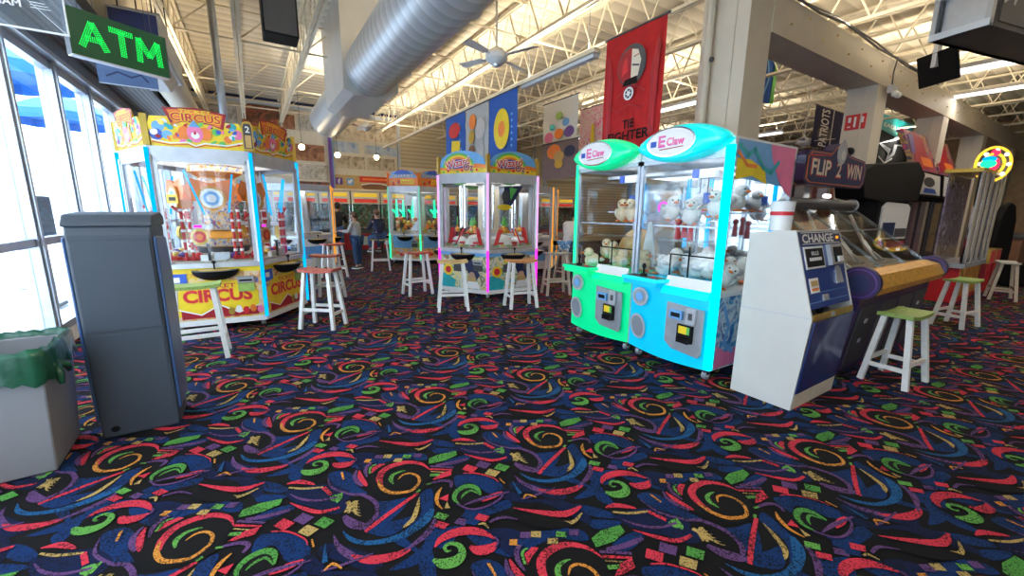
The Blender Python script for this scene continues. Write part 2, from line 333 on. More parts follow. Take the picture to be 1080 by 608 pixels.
# ---- carpet: the woven repeat laid out tile by tile
cc = {'k': (.0035,.003,.0035), 'b': (.003,.022,.095), 'd': (.003,.008,.04), 'u': (.09,.04,.13), 'r': (.46,.028,.05), 't': (.008,.07,.19),
      'n': (.36,.25,.08), 'g': (.09,.27,.05), 'o': (.5,.2,.03), 's': (.06,.22,.04)}
for k, c in cc.items(): carpet_mat('carpet_'+k, c)
TILE = json.loads('''[["p","b",[[-354,273],[-277,276],[-228,196],[-230,90],[-194,-3],[-272,32],[-327,127]]],["p","b",[[-179,-92],[-114,-122],[-21,-148],[-80,-174],[-164,-218],[-207,-228],[-181,-170]]],["p","b",[[-188,-222],[-85,-191],[-33,-183],[-100,-239],[-181,-280],[-227,-286]]],["p","b",[[38,-164],[113,-143],[83,-254],[36,-342],[-107,-410],[-189,-391],[-264,-352],[-331,-271],[-300,-323],[-185,-377],[-74,-346],[7,-286]]],["p","b",[[32,-412],[20,-472],[-74,-567],[-159,-570],[-231,-539],[-144,-524],[-70,-496],[-3,-441]]],["p","b",[[-125,-619],[-92,-556],[-38,-531],[-61,-645],[-82,-697]]],["p","b",[[265,-119],[339,-152],[422,-228],[460,-323],[431,-384],[364,-347],[345,-286],[312,-208],[234,-218]]],["p","b",[[-645,-44],[-598,-73],[-535,-145],[-515,-236],[-553,-242],[-622,-169]]],["p","b",[[197,-384],[259,-422],[418,-440],[412,-497],[304,-489],[175,-482],[152,-450],[203,-426]]],["p","b",[[-698,413],[-631,372],[-557,269],[-581,235],[-666,314]]],["p","b",[[-699,291],[-603,236],[-562,195],[-605,191],[-700,228]]],["p","b",[[-87,280],[0,284],[182,196],[183,115],[83,170],[-22,207],[-93,202]]],["p","b",[[260,40],[401,38],[416,-14],[323,-26],[254,-10]]],["p","d",[[-569,254],[-486,159],[-348,74],[-336,4],[-394,-10],[-495,72],[-553,159]]],["p","d",[[407,155],[577,116],[682,-13],[654,-87],[532,32],[423,84]]],["p","b",[[-66,48],[-67,46],[-65,42],[-67,41]]],["p","b",[[-287,459],[-172,404],[-129,279],[-169,223],[-224,282],[-275,368]]],["p","d",[[60,498],[250,382],[289,227],[244,194],[159,404]]],["p","b",[[-475,546],[-370,540],[-280,499],[-328,456],[-423,431]]],["p","b",[[-696,724],[-623,636],[-547,633],[-463,687],[-542,705],[-645,737]]],["p","d",[[103,651],[207,550],[299,422],[237,391],[132,524],[57,605]]],["p","b",[[-140,-373],[-102,-461],[-83,-533],[-128,-475],[-171,-402]]],["p","d",[[-549,-301],[-500,-275],[-451,-403],[-402,-446],[-456,-439],[-536,-363]]],["p","d",[[-200,406],[-107,378],[-56,290],[-146,209],[-188,261]]],["p","d",[[514,-2],[629,-42],[653,-145],[590,-162],[528,-97]]],["s","u",[[-398,-213,5],[-391,-297,35],[-352,-381,50],[-312,-427,30]]],["s","r",[[-351,-378,10],[-312,-427,50],[-251,-465,65],[-174,-484,50],[-119,-480,30]]],["s","u",[[-152,-483,10],[-53,-451,40],[15,-410,40],[54,-353,10]]],["s","t",[[-357,-214,5],[-333,-286,30],[-274,-347,35],[-176,-383,45],[-74,-380,60],[10,-344,70],[59,-299,30]]],["s","n",[[32,-181,5],[0,-243,28],[-45,-310,35],[-82,-332,30],[-111,-344,4]]],["s","r",[[-268,-274,28],[-140,-215,34],[38,-146,26]]],["s","u",[[-357,251,4],[-349,141,20],[-272,32,22],[-219,-5,30],[-179,-92,32],[-184,-168,30],[-215,-214,35],[-258,-232,20]]],["s","u",[[-334,-114,30],[-313,-181,70],[-270,-234,60],[-242,-233,30]]],["s","n",[[-329,-88,12],[-296,-90,12],[-282,-136,2]]],["s","n",[[-324,-80,12],[-286,-78,12],[-275,-122,2]]],["s","n",[[-319,-71,12],[-277,-66,12],[-267,-107,2]]],["s","n",[[-314,-63,12],[-268,-54,12],[-268,-88,2]]],["s","n",[[-309,-54,12],[-258,-42,12],[-268,-68,2]]],["s","n",[[-300,-18,30],[-293,-66,30],[-312,-105,20]]],["s","n",[[-299,-62,14],[-273,-34,10],[-249,-41,3]]],["s","n",[[-299,-62,14],[-274,-56,10],[-252,-66,3]]],["s","n",[[-299,-62,14],[-275,-77,10],[-254,-90,3]]],["s","n",[[-299,-62,14],[-276,-98,10],[-257,-114,3]]],["s","n",[[-299,-62,14],[-276,-119,10],[-260,-137,3]]],["s","n",[[-299,-62,14],[-277,-139,10],[-262,-160,3]]],["s","g",[[-370,66,10],[-353,39,50],[-329,42,40],[-311,69,8]]],["q","g",[[-372,68],[-342,71],[-307,62],[-325,14],[-348,0]]],["s","r",[[-392,172,30],[-364,84,30]]],["s","r",[[-560,305,10],[-503,291,45],[-449,243,30],[-428,217,8]]],["s","n",[[-551,265,15],[-481,211,22],[-392,172,18]]],["s","u",[[-550,203,6],[-501,126,22],[-429,70,22],[-335,45,20]]],["s","r",[[-555,129,5],[-497,44,30],[-430,-26,34],[-343,-41,22]]],["p","k",[[-188,53],[-156,164],[-48,215],[86,180],[166,70],[150,-48],[91,-130],[-5,-137],[-109,-105],[-176,-31]]],["s","r",[[164,6,4],[142,85,30],[75,147,45],[-6,162,55],[-75,139,55],[-112,76,50],[-116,9,30]]],["s","o",[[-116,78,8],[-122,12,30],[-96,-59,32],[-43,-96,30],[18,-108,26],[74,-62,24],[81,-6,22],[53,36,20],[14,45,18],[-21,20,8]]],["s","g",[[-55,-6,10],[-57,42,35],[-31,75,30],[12,81,18],[38,75,6]]],["s","g",[[30,-141,20],[55,-131,20]]],["s","g",[[98,-103,18],[131,-114,16]]],["s","u",[[-84,264,10],[-135,242,30],[-162,193,30],[-166,133,12]]],["s","g",[[-87,225,10],[-124,216,20],[-147,158,15]]],["q","r",[[-119,205],[-68,219],[-45,199],[-107,172],[-141,150]]],["s","u",[[-201,230,10],[-224,181,30],[-223,121,35],[-204,63,20]]],["s","r",[[-191,216,10],[-198,153,40],[-189,76,30],[-187,50,8]]],["s","u",[[176,38,20],[291,-46,20]]],["s","r",[[166,12,22],[276,-63,15]]],["s","n",[[162,-11,10],[231,-63,10]]],["q","r",[[142,-87],[204,-57],[273,-61],[248,-104],[172,-99]]],["s","g",[[146,-41,30],[193,-65,30]]],["q","s",[[197,112],[263,123],[373,100],[361,57],[277,43],[178,63]]],["s","u",[[209,28,30],[304,-1,40],[401,-13,30]]],["s","u",[[126,-110,20],[190,-126,30],[224,-162,30],[203,-199,20]]],["q","o",[[-152,282],[-132,308],[-93,284],[-112,252]]],["q","b",[[-122,263],[-102,289],[-63,265],[-82,233]]],["q","n",[[-42,269],[-20,296],[20,271],[-1,239]]],["q","b",[[-11,231],[11,257],[51,232],[30,200]]],["q","g",[[59,207],[83,233],[123,209],[100,177]]],["q","u",[[117,183],[141,209],[181,184],[158,153]]],["q","u",[[-87,291],[-66,318],[-26,294],[-47,261]]],["q","n",[[1,196],[23,221],[62,197],[41,166]]],["q","b",[[90,225],[114,252],[155,227],[131,195]]],["q","r",[[324,-93],[370,-63],[414,-124],[366,-151]]],["q","u",[[406,-101],[454,-71],[498,-133],[447,-160]]],["q","n",[[418,-196],[465,-169],[507,-228],[458,-252]]],["q","s",[[490,-181],[539,-153],[581,-214],[530,-239]]],["q","r",[[208,-476],[244,-457],[283,-505],[244,-521]]],["q","u",[[111,-448],[145,-429],[183,-476],[147,-493]]],["q","g",[[40,-361],[74,-341],[114,-390],[78,-408]]],["q","r",[[19,-415],[51,-396],[90,-444],[56,-461]]],["q","b",[[155,-475],[189,-457],[228,-504],[191,-520]]],["q","b",[[158,-427],[194,-407],[233,-456],[195,-473]]],["s","o",[[161,-178,8],[122,-215,28],[95,-272,26],[100,-334,8]]],["q","r",[[113,-252],[172,-246],[146,-293]]],["q","n",[[109,-333],[142,-295],[136,-346]]],["p","k",[[177,-312],[226,-236],[297,-238],[325,-323],[298,-387],[221,-389]]],["s","s",[[319,-341,10],[320,-278,40],[282,-239,45],[220,-249,40],[183,-295,30],[188,-343,10]]],["s","s",[[314,-344,6],[288,-285,20],[243,-290,20],[214,-314,6]]],["s","u",[[179,-337,15],[219,-407,18],[294,-434,20],[385,-423,18],[432,-389,12]]],["s","r",[[297,-390,10],[364,-385,50],[426,-385,20]]],["s","r",[[-24,-539,8],[22,-509,50],[100,-510,70],[169,-544,65],[212,-594,40],[231,-638,10]]],["s","r",[[114,-617,20],[136,-656,70],[186,-674,70],[228,-662,20]]],["s","g",[[-55,-596,20],[-26,-637,70],[27,-655,75],[68,-633,50],[75,-588,35],[46,-555,26],[15,-561,22],[15,-588,18],[33,-593,8]]],["s","u",[[238,-627,12],[236,-662,14],[208,-683,6]]],["s","r",[[-10,468,8],[74,384,35],[187,296,60],[296,294,20]]],["s","n",[[123,292,10],[180,233,30],[268,256,10]]],["p","k",[[-23,418],[105,334],[173,213],[54,265],[-24,358]]],["s","u",[[268,477,10],[137,486,20],[60,498,10]]],["s","u",[[-163,449,20],[-92,442,24],[-31,386,6]]],["s","o",[[-282,247,18],[-285,175,14]]],["q","t",[[-469,-365],[-439,-249],[-445,-365]]],["s","o",[[-465,-407,10],[-430,-389,20],[-400,-434,10]]],["s","o",[[-489,-197,10],[-487,-250,12]]],["s","r",[[-645,-47,10],[-580,-88,15],[-518,-175,10],[-509,-224,6]]],["s","u",[[206,-366,10],[312,-374,30],[456,-404,12]]],["s","n",[[206,-522,10],[233,-532,20],[238,-570,10]]]]''')
E1 = Vector((.95913848, -.08234798)); E2 = Vector((-.42309097, .98474969)); O = Vector((1.0073789, 1.06151214))+E2
shapes = []
for kind, col, pts in TILE:
    P = [tuple(c/1000 for c in p) for p in pts]
    if kind == 's':
        n = 3 if len(P) < 3 else 4
        Q = smooth_pts(P, False, n) if len(P) > 2 else P
        L = []; Rr = []
        for i, q in enumerate(Q):
            a = Vector(Q[max(i-1, 0)][:2]); b = Vector(Q[min(i+1, len(Q)-1)][:2]); d = (b-a)
            d = d.normalized() if d.length > 1e-9 else Vector((1, 0)); nn = Vector((-d.y, d.x))*max(q[2]*.72, .003)*.5
            L.append(Vector(q[:2])+nn); Rr.append(Vector(q[:2])-nn)
        m = len(L)
        shapes.append((col, [(p.x, p.y) for p in L+Rr], [(i, i+m, i+m+1, i+1) for i in range(m-1)]))
    else:
        Q = smooth_pts(P, True, 3) if kind == 'p' else P
        shapes.append((col, [q[:2] for q in Q], [tuple(range(len(Q)))]))
fl = MB(); fl.box((-1.95, -6, -.06), (24, 16.1, -.0075), 'carpet_k')
fwd2 = Vector((fw.x, fw.y)).normalized(); rt2 = Vector((right.x, right.y)).normalized()
for a in range(-30, 40):
    for b in range(-14, 26):
        c = O+E1*a+E2*b
        if not (-2.6 < c.x < 21 and -2 < c.y < 16.8): continue
        f_ = c.dot(fwd2); r_ = c.dot(rt2)
        if f_ < -.2 or abs(r_) > 1.5*f_+2.6: continue
        for i, (col, pts, fs) in enumerate(shapes):
            z = -.0070+.00008*i
            fl.add([(min(max(c.x+x, -1.9), 23.9), min(c.y+y, 16.), z) for x, y in pts], fs, 'carpet_'+col)
structure(fl.build('floor'))

pm('umbrella_blue', (.01,.16,.5), .7); pm('board_grey', (.10,.13,.18), .6)
# ---- outside the windows: pale boardwalk, white clapboard building
pm('boardwalk', (.78,.80,.82), .8, var=.05); stripes('siding', (.82,.85,.88), (.5,.56,.62), 6, 'Z', duty=.08)
stripes('boards', (.85,.87,.9), (.55,.6,.66), 5, 'Y', duty=.06)
g = MB(); g.box((-30, -12, -.12), (-1.96, 40, -.02), 'boards'); tag(g.build('outside_ground'), kind='structure')
for i, (x, y, z, r_, l) in enumerate([(-3.6,14.6,3.7,1.1,'blue patio umbrella outside the third window'),(-3.6,11.2,3.9,1.2,'blue patio umbrella outside the windows nearest the left edge')]):
    u = bpy.data.objects.new('patio_umbrella', None); COL.objects.link(u); u.location = (x, y, 0); tag(u, l, 'umbrella', 'patio umbrellas outside')
    m = MB(); m.lathe([(0,z+.45),(r_*.5,z+.25),(r_,z-.05),(r_,z-.25),(r_*.97,z-.25),(r_*.97,z-.06),(0,z+.42)], 'umbrella_blue', n=8); m.build('canopy', u); m = MB(); m.cyl((0,0,0),(0,0,z+.42),.03,'white_paint'); m.cyl((0,0,0),(0,0,.08),.25,'white_paint',n=20); m.build('pole', u)
g = MB(); g.box((-2.62,8.3,0),(-2.58,9.0,.05),'dark_grey'); g.box((-2.62,8.6,.05),(-2.58,8.66,1.1),'dark_grey'); g.box((-2.63,8.25,1.05),(-2.57,9.05,1.65),'board_grey'); tag(g.build('sign_stand'), 'grey notice board on a post outside the window behind the bin', 'sign')
g = MB(); g.box((-9.5, 2, -.02), (-9, 40, 5.2), 'siding')
for y in (6, 12, 18, 24):
    g.box((-9.0, y, 1), (-8.94, y+1.6, 2.6), 'white_paint'); g.box((-8.95, y+.1, 1.1), (-8.92, y+1.5, 2.5), 'light_blue')
tag(g.build('neighbour_building'), 'white clapboard building across the boardwalk outside the windows', 'building')

# ---- west wall: storefront glazing
WX = -1.9
pm('mullion', (.42,.47,.55), .35, .6); pm('header_paint', (.24,.28,.36), .5)
w = MB()
w.box((WX-.1, -6, 0), (WX+.06, 16, .16), 'white_paint'); w.box((WX-.1, -6, 3.22), (WX+.1, 16, 3.45), 'header_paint')
w.box((WX+.02, -6, 3.18), (WX+.14, 16, 3.24), 'alu'); w.box((WX-.1, -6, 3.45), (WX, 16, 5.), 'cream_paint')
w.box((WX-.1, -6, .16), (WX, -2, 3.22), 'cream_paint')
structure(w.build('wall_left'))
posts = [-2+1.28*i for i in range(15)]
off = 6.02-posts[6]; posts = [p+off for p in posts]
for i in range(len(posts)-1):
    y0, y1 = posts[i], min(posts[i+1], 15.9); m = MB()
    if y0 > 15.5: break
    m.box((WX-.07, y0-.07, .16), (WX+.07, y0+.07, 3.2), 'mullion')
    m.box((WX+.07, y0-.025, .16), (WX+.09, y0+.025, 3.2), 'alu')
    m.box((WX-.05, y0+.07, 1.10), (WX+.05, y1-.07, 1.18), 'mullion')
    m.box((WX-.05, y0+.07, .16), (WX+.05, y1-.07, .24), 'mullion'); m.box((WX-.05, y0+.07, 3.08), (WX+.05, y1-.07, 3.2), 'mullion')
    fr = m.build('window_%d' % (i+1)); structure(fr)
    p = MB(); p.box((WX-.01, y0+.07, .24), (WX+.0, y1-.07, 1.10), 'window_glass'); p.box((WX-.01, y0+.07, 1.18), (WX, y1-.07, 3.08), 'window_glass')
    p.build('pane', fr)
# soffit of ribbed grey boards above the windows
stripes('soffit_ribs', (.27,.27,.27), (.12,.12,.13), 14, 'X', .7, duty=.35)
s = MB(); s.box((WX+.1, -6, 3.42), (-1.28, 15.95, 3.5), 'soffit_ribs'); s.box((-1.28, -6, 3.4), (-1.22, 15.95, 3.56), 'dark_grey')
s.box((-1.28, -6, 3.56), (-1.24, 15.95, 4.98), 'cream_paint')
structure(s.build('trim_1'))

# ---- other walls
pm('brick_tan', (.48,.34,.19), .7, var=.15, scale=5)
stripes('rollup', (.66,.55,.36), (.42,.33,.2), 7, 'Z', .5, duty=.12, bump=.3)
bw = MB(); bw.box((-2, 16, 0), (24, 16.2, 5.05), 'cream_paint')
structure(bw.build('wall_back'))
w = MB(); w.box((-2, -6.2, 0), (24, -6, 5.05), 'cream_paint'); structure(w.build('wall_front'))
w = MB(); w.box((24, -6.2, 0), (24.2, 16.2, 5.05), 'brick_tan'); structure(w.build('wall_right'))
for i, (x0, x1) in enumerate(((5.0, 11.2), (12.0, 18.2))):
    d = MB(); d.box((x0, 15.9, .0), (x1, 15.98, 4.9), 'rollup'); d.box((x0-.1, 15.84, 0), (x0, 15.99, 4.9), 'frame_grey'); d.box((x1, 15.84, 0), (x1+.1, 15.99, 4.9), 'frame_grey')
    d.box((x0-.1, 15.8, 3.0), (x1+.1, 15.9, 3.12), 'cream_paint')
    structure(d.build('door_%d' % (i+1)))
pm('pale_blue', (.45,.55,.68), .6)
t = MB(); t.box((-1.2, 15.93, 4.9), (5, 15.99, 4.99), 'navy'); t.box((-1.2, 15.9, 4.78), (5, 15.94, 4.84), 'pale_blue'); t.box((-1.2, 15.9, 4.84), (5., 15.94, 4.9), 'cream_paint')
structure(t.build('trim_2'))
# ---- roof deck and steel
stripes('deck', (.82,.75,.62), (.55,.49,.38), 3.3, 'Y', .7, duty=.12, bump=.25)
c = MB(); c.box((-2, -6.2, 5.0), (24.2, 16.2, 5.1), 'deck'); structure(c.build('ceiling'))
def truss_mesh(y0, y1):
    m = MB(); zb, zt = 4.30, 4.94
    for z, h in ((zb, .045), (zt, .045)):
        for dx in (-.032, .032): m.box((dx-.022, y0, z-h/2), (dx+.022, y1, z+h/2), 'truss_cream')
    st = .62; y = y0+.1; k = 0
    while y+st < y1:
        a = (0, y, zb if k % 2 == 0 else zt); b = (0, y+st/2*1.0, zt if k % 2 == 0 else zb)
        m.bar(a, b, .022, .022, 'truss_cream'); y += st/2; k += 1
    return m
tm = truss_mesh(-3, 15.9)
xs = [-.84, .06, 1.08, 2.9, 4.16, 5.3, 6.5, 7.8, 9.2, 10.6, 12.2, 14., 16., 18., 20., 22.]
first = None
for i, x in enumerate(xs):
    if first is None: first = tm.build('ceiling_beam'); o = first
    else: o = first.copy(); COL.objects.link(o)
    o.location.x = x; structure(o)
# bridging angles across the trusses
for i, y in enumerate((1.2, 3.6, 6.2, 9., 12., 14.4)):
    m = MB(); z = 4.36 if i % 2 else 4.9
    m.bar((-1.2, y, z), (23.8, y, z), .03, .03, 'truss_cream')
    m.bar((-1.2, y+.05, z+(.5 if i % 2 else -.5)), (23.8, y+.05, z+(.5 if i % 2 else -.5)), .03, .03, 'truss_cream')
    for k in range(16):
        m.bar((xs[k], y, 4.36), (xs[k]+.6, y, 4.9), .02, .02, 'truss_cream')
    structure(m.build('ceiling_beam_bridging'))
# deep girder running east over the pillars
m = MB(); m.box((5.2, 2.7, 3.55), (23.9, 3.15, 3.98), 'pillar_paint')
for k in range(26):
    m.sph((5.6+k*.42, 2.69, 3.87 if k % 2 else 3.72), .014, 'tan', 6, 4)
structure(m.build('ceiling_beam_girder'))
PX = [(4.74, 5.2, 5.), (8.6, 9.02, 3.56), (12.3, 12.7, 3.56), (16., 16.4, 3.56), (20., 20.4, 3.56)]
for i, (x0, x1, zt) in enumerate(PX):
    m = MB(); m.box((x0, 2.71, 0), (x1, 3.27 if i == 0 else 3.12, zt), 'pillar_paint')
    m.box((x0-.012, 2.86, 0), (x0, 2.88, zt), 'pillar_paint')
    structure(m.build('pillar_%d' % (i+1)))
m = MB(); m.cyl((4.66, 3.12, 0), (4.66, 3.12, 4.98), .045, 'pillar_paint'); m.sph((4.64,3.05,3.25), .03, 'dark_grey', 8, 5)
structure(m.build('trim_3'))

# world and light
wd = bpy.data.worlds.new('world'); bpy.context.scene.world = wd; wd.use_nodes = True
nt = wd.node_tree; nt.nodes.clear(); wo = nt.nodes.new('ShaderNodeOutputWorld'); bg = nt.nodes.new('ShaderNodeBackground')
sk = nt.nodes.new('ShaderNodeTexSky'); sk.sky_type = 'HOSEK_WILKIE'; sk.turbidity = 4; sk.ground_albedo = .6
sk.sun_direction = (-.45, -.5, .74)
mixc = nt.nodes.new('ShaderNodeMix'); mixc.data_type = 'RGBA'; mixc.inputs[0].default_value = .65
mixc.inputs[7].default_value = (.80, .90, 1., 1)
nt.links.new(sk.outputs[0], mixc.inputs[6]); nt.links.new(mixc.outputs[2], bg.inputs['Color'])
bg.inputs['Strength'].default_value = 12
nt.links.new(bg.outputs[0], wo.inputs['Surface'])
sl = bpy.data.lights.new('sun', 'SUN'); sl.energy = 7.; sl.angle = R(2); sl.color = (1, .97, .92)
so = bpy.data.objects.new('sun', sl); COL.objects.link(so); so.rotation_euler = Vector((.3, .55, .78)).to_track_quat('Z', 'Y').to_euler()
def area(name, loc, sx, sy, power, col=(1,.95,.85), rot=(0,0,0)):
    l = bpy.data.lights.new(name, 'AREA'); l.shape = 'RECTANGLE'; l.size = sx; l.size_y = sy; l.energy = power; l.color = col
    o = bpy.data.objects.new(name, l); COL.objects.link(o); o.location = loc; o.rotation_euler = rot; return o
sc = bpy.context.scene
sc.view_settings.view_transform = 'Standard'; sc.view_settings.look = 'None'; sc.view_settings.gamma = 1; sc.view_settings.use_curve_mapping = False
sc.view_settings.exposure = 0.
sc.cycles.max_bounces = 10; sc.cycles.transparent_max_bounces = 24; sc.cycles.diffuse_bounces = 4; sc.cycles.glossy_bounces = 3
sc.cycles.use_denoising = True; sc.cycles.sample_clamp_indirect = 6; sc.cycles.caustics_reflective = False; sc.cycles.caustics_refractive = False

# ================================================================ STOOLS
def stool(name, seat_mat, leg_mat, H, lx=.44, ly=.32):
    t = thing(name, None, 'stool')
    s = MB(); n = 12
    for i in range(n):                                # saddle seat, dipped along its length
        u0 = -1+2*i/n; u1 = -1+2*(i+1)/n
        z0 = H-.012*(1-u0*u0)*1.4; z1 = H-.012*(1-u1*u1)*1.4; sx = .225; sy = .125
        vs = [(u0*sx,-sy,z0-.032),(u1*sx,-sy,z1-.032),(u1*sx,sy,z1-.032),(u0*sx,sy,z0-.032),(u0*sx,-sy,z0),(u1*sx,-sy,z1),(u1*sx,sy,z1),(u0*sx,sy,z0)]
        s.add(vs, [(0,3,2,1),(4,5,6,7),(0,1,5,4),(2,3,7,6)]+([(3,0,4,7)] if i == 0 else [])+([(1,2,6,5)] if i == n-1 else []), seat_mat)
    s.build('seat', t)
    ft = {}
    for sx in (-1, 1):
        for sy in (-1, 1):
            a = Vector((sx*.155, sy*.085, H-.03)); b = Vector((sx*lx/2, sy*ly/2, 0.0)); ft[sx, sy] = (a, b)
            m = MB(); m.bar(a, b, .042, .042, leg_mat, up=(0, 1, 0)); m.build('leg', t)
    P = lambda k, f: ft[k][0].lerp(ft[k][1], f)
    for (k0, k1, f) in (((-1,-1),(1,-1),.66), ((-1,1),(1,1),.66), ((-1,-1),(-1,1),.74), ((1,-1),(1,1),.74)):
        m = MB(); m.bar(P(k0, f), P(k1, f), .024, .036, leg_mat); m.build('stretcher', t)
    return t
pm('seat_red', (.48,.09,.055), .45, var=.15, scale=18); pm('seat_yellow', (.68,.47,.17), .45, var=.15, scale=18); pm('seat_orange', (.60,.26,.08), .45, var=.15, scale=18)
pm('seat_grey', (.33,.33,.31), .5, var=.1, scale=18); pm('seat_green', (.27,.40,.10), .45, var=.22, scale=40); pm('seat_olive', (.33,.31,.12), .5, var=.15, scale=18); pm('seat_white', (.62,.6,.54), .5)
pm('stool_beige', (.52,.47,.38), .5, var=.1, scale=20)
ST = [(-.56, 5.02, 0, .765, 'seat_green', 'white_paint', 'white stool with a lime green seat, behind the grey ATM beside the clown game'),
 (.66, 5.60, -38, .765, 'seat_red', 'white_paint', 'white stool with a red seat nearest the right corner of the clown ticket game'),
 (.98, 7.35, -30, .765, 'seat_red', 'white_paint', 'red-topped white stool directly behind the red stool of the clown game'),
 (1.45, 9.7, 20, .765, 'seat_red', 'white_paint', 'small far red-topped white stool beside the empty glass pusher, below the adults'),
 (2.64, 10.35, -15, .80, 'seat_olive', 'white_paint', 'white stool with an olive seat under the child in navy'),
 (2.43, 7.02, 5, .78, 'seat_red', 'white_paint', 'white stool with a rust red seat in front of the green-lit quarry game'),
 (2.50, 5.62, -20, .77, 'seat_yellow', 'white_paint', 'white stool with a pale yellow wooden seat at the left face of the rainbow game'),
 (3.51, 5.25, -12, .765, 'seat_orange', 'white_paint', 'white stool with an orange brown seat at the right face of the rainbow game'),
 (4.64, 5.77, -18, .78, 'seat_grey', 'stool_beige', 'beige stool with a grey seat beside the person in a white shirt'),
 (4.88, 1.07, -4, .655, 'seat_green', 'white_paint', 'white stool with a mottled green seat right of the blue change machine'),
 (8.15, 1.28, -10, .66, 'seat_green', 'white_paint', 'white stool with a green seat beyond the gold rail of the coin pusher'),
 (11.57, 1.32, 15, .70, 'seat_white', 'stool_beige', 'cream wooden stool by the red and gold ticket bins at far right')]
protos = {}
for x, y, rz, H, sm, lm, lab in ST:
    k = (sm, lm, H)
    if k not in protos:
        o = stool('bar_stool', sm, lm, H); o.location = (x, y, 0); o.rotation_euler.z = R(rz); protos[k] = o
        o['label'] = lab; o['group'] = 'wooden stools at the games'
    else: dup(protos[k], (x, y, 0), R(rz), lab)

# ================================================================ HEXAGONAL PUSHER ISLANDS
def clown_panel(m, fr, W, H, c):
    """banner of the clown game: red ribbon with its name over a yellow ground"""
    m.poly(fr, [(0,0),(W,0),(W,H*.5),(W*.96,H*.72),(W*.8,H*.72),(W*.78,H*.92),(W*.5,H),(W*.22,H*.98),(W*.2,H*.76),(W*.03,H*.74),(0,H*.55)], c, 'yellow', .02)
    fr = Fr(fr.p(0,0,c+.021), fr.u, fr.v)
    m.poly(fr, [(W*.17,H*.97),(W*.5,H*1.03),(W*.83,H*.93),(W*.78,H*.52),(W*.66,H*.62),(W*.5,H*.66),(W*.34,H*.64),(W*.24,H*.55)], .001, 'deep_red')
    m.poly(fr, [(W*.21,H*.93),(W*.5,H*.98),(W*.79,H*.89),(W*.75,H*.58),(W*.64,H*.66),(W*.5,H*.70),(W*.36,H*.68),(W*.27,H*.6)], .002, 'orange')
    m.text(fr, 'TICKET', W*.5, H*.925, H*.09, .004, 'yellow', w=W*.34); m.textout(fr, 'CIRCUS', W*.5, H*.77, H*.20, .004, 'red', 'yellow', W*.52, k=.08)
    for i, (x, y, r, k) in enumerate([(.1,.5,.08,'light_blue'),(.16,.62,.05,'white'),(.07,.3,.09,'blue'),(.18,.3,.07,'light_blue'),(.88,.62,.06,'teal'),(.93,.42,.08,'pink'),(.82,.28,.06,'orange'),(.7,.45,.06,'green'),(.3,.3,.06,'orange'),(.75,.15,.05,'green')]):
        m.ell(fr, W*x, H*y, W*r*.8, H*r*1.6, .001+i*.0003, k, n=12)
    rq = random.Random(4)
    for i in range(46):
        x = rq.uniform(.03,.97); y = rq.uniform(.16,.66 if .2 < x < .8 else .7); k = rq.choice(('light_blue','white','blue','orange','red','teal','gold','yellow','pink','green','deep_red','navy'))
        m.ell(fr, W*x, H*y, W*rq.uniform(.012,.04), H*rq.uniform(.03,.09), .0045+i*.00004, k, n=8, rot=rq.uniform(0,3))
    cx, cy = W*.47, H*.38
    for dx in (-.11, .11): m.ell(fr, cx+dx*W, cy, W*.065, H*.17, .0065, 'orange', n=12)
    m.ell(fr, cx, cy, W*.085, H*.23, .0068, 'pink', n=16); m.ell(fr, cx, cy-.02, W*.045, H*.09, .007, 'white', n=12)
    m.ell(fr, cx, cy+.005, W*.016, H*.045, .008, 'red', n=10); m.poly(fr, [(cx-W*.06,cy+H*.16),(cx+W*.06,cy+H*.16),(cx,cy+H*.34)], .008, 'light_blue')
    m.strokef(fr, [(W*.02,H*.16),(W*.2,H*.1),(W*.38,H*.14),(W*.46,H*.06),(W*.56,H*.14),(W*.8,H*.12),(W*.98,H*.22)], H*.03, .009, 'white')
    m.strokef(fr, [(W*.02,H*.11),(W*.2,H*.05),(W*.38,H*.09),(W*.46,H*.02),(W*.56,H*.09),(W*.8,H*.07),(W*.98,H*.17)], H*.02, .009, 'red')
def rainbow_panel(m, fr, W, H, c):
    arch = [(W*(.5-.5*math.cos(PI*i/14)), H*(.28+.72*math.sin(PI*i/14)**.8)) for i in range(15)]
    m.poly(fr, [(0,0),(W,0)]+arch[::-1], c, 'light_blue', .02)
    fr = Fr(fr.p(0,0,c+.021), fr.u, fr.v)
    for i, k in enumerate(('green', 'yellow', 'orange', 'purple')):
        q = 1-.13*i; m.ell(fr, W*.42, H*.2, W*.36*q, H*.72*q, .001+i*.0006, k, n=26)
    m.poly(fr, [(0,0),(W,0),(W,H*.34),(W*.8,H*.42),(W*.62,H*.25),(W*.3,H*.2),(0,H*.3)], .004, 'orange')
    m.poly(fr, [(0,0),(W,0),(W,H*.18),(W*.7,H*.24),(W*.45,H*.1),(W*.2,H*.14),(0,H*.2)], .005, 'yellow')
    for i in range(9): m.ell(fr, W*(.08+.105*i), H*(.08+.05*(i % 3)), W*.03, H*.06, .0055, ('green','red','gold')[i % 3], n=8)
    m.textout(fr, 'Wizard', W*.40, H*.47, H*.34, .007, 'red', 'white', W*.55, rot=.14)
    m.textout(fr, 'Oz', W*.64, H*.26, H*.30, .0095, 'deep_red', 'cream_paint', W*.22)
    m.text(fr, 'of', W*.66, H*.56, H*.16, .009, 'gold', w=W*.08)
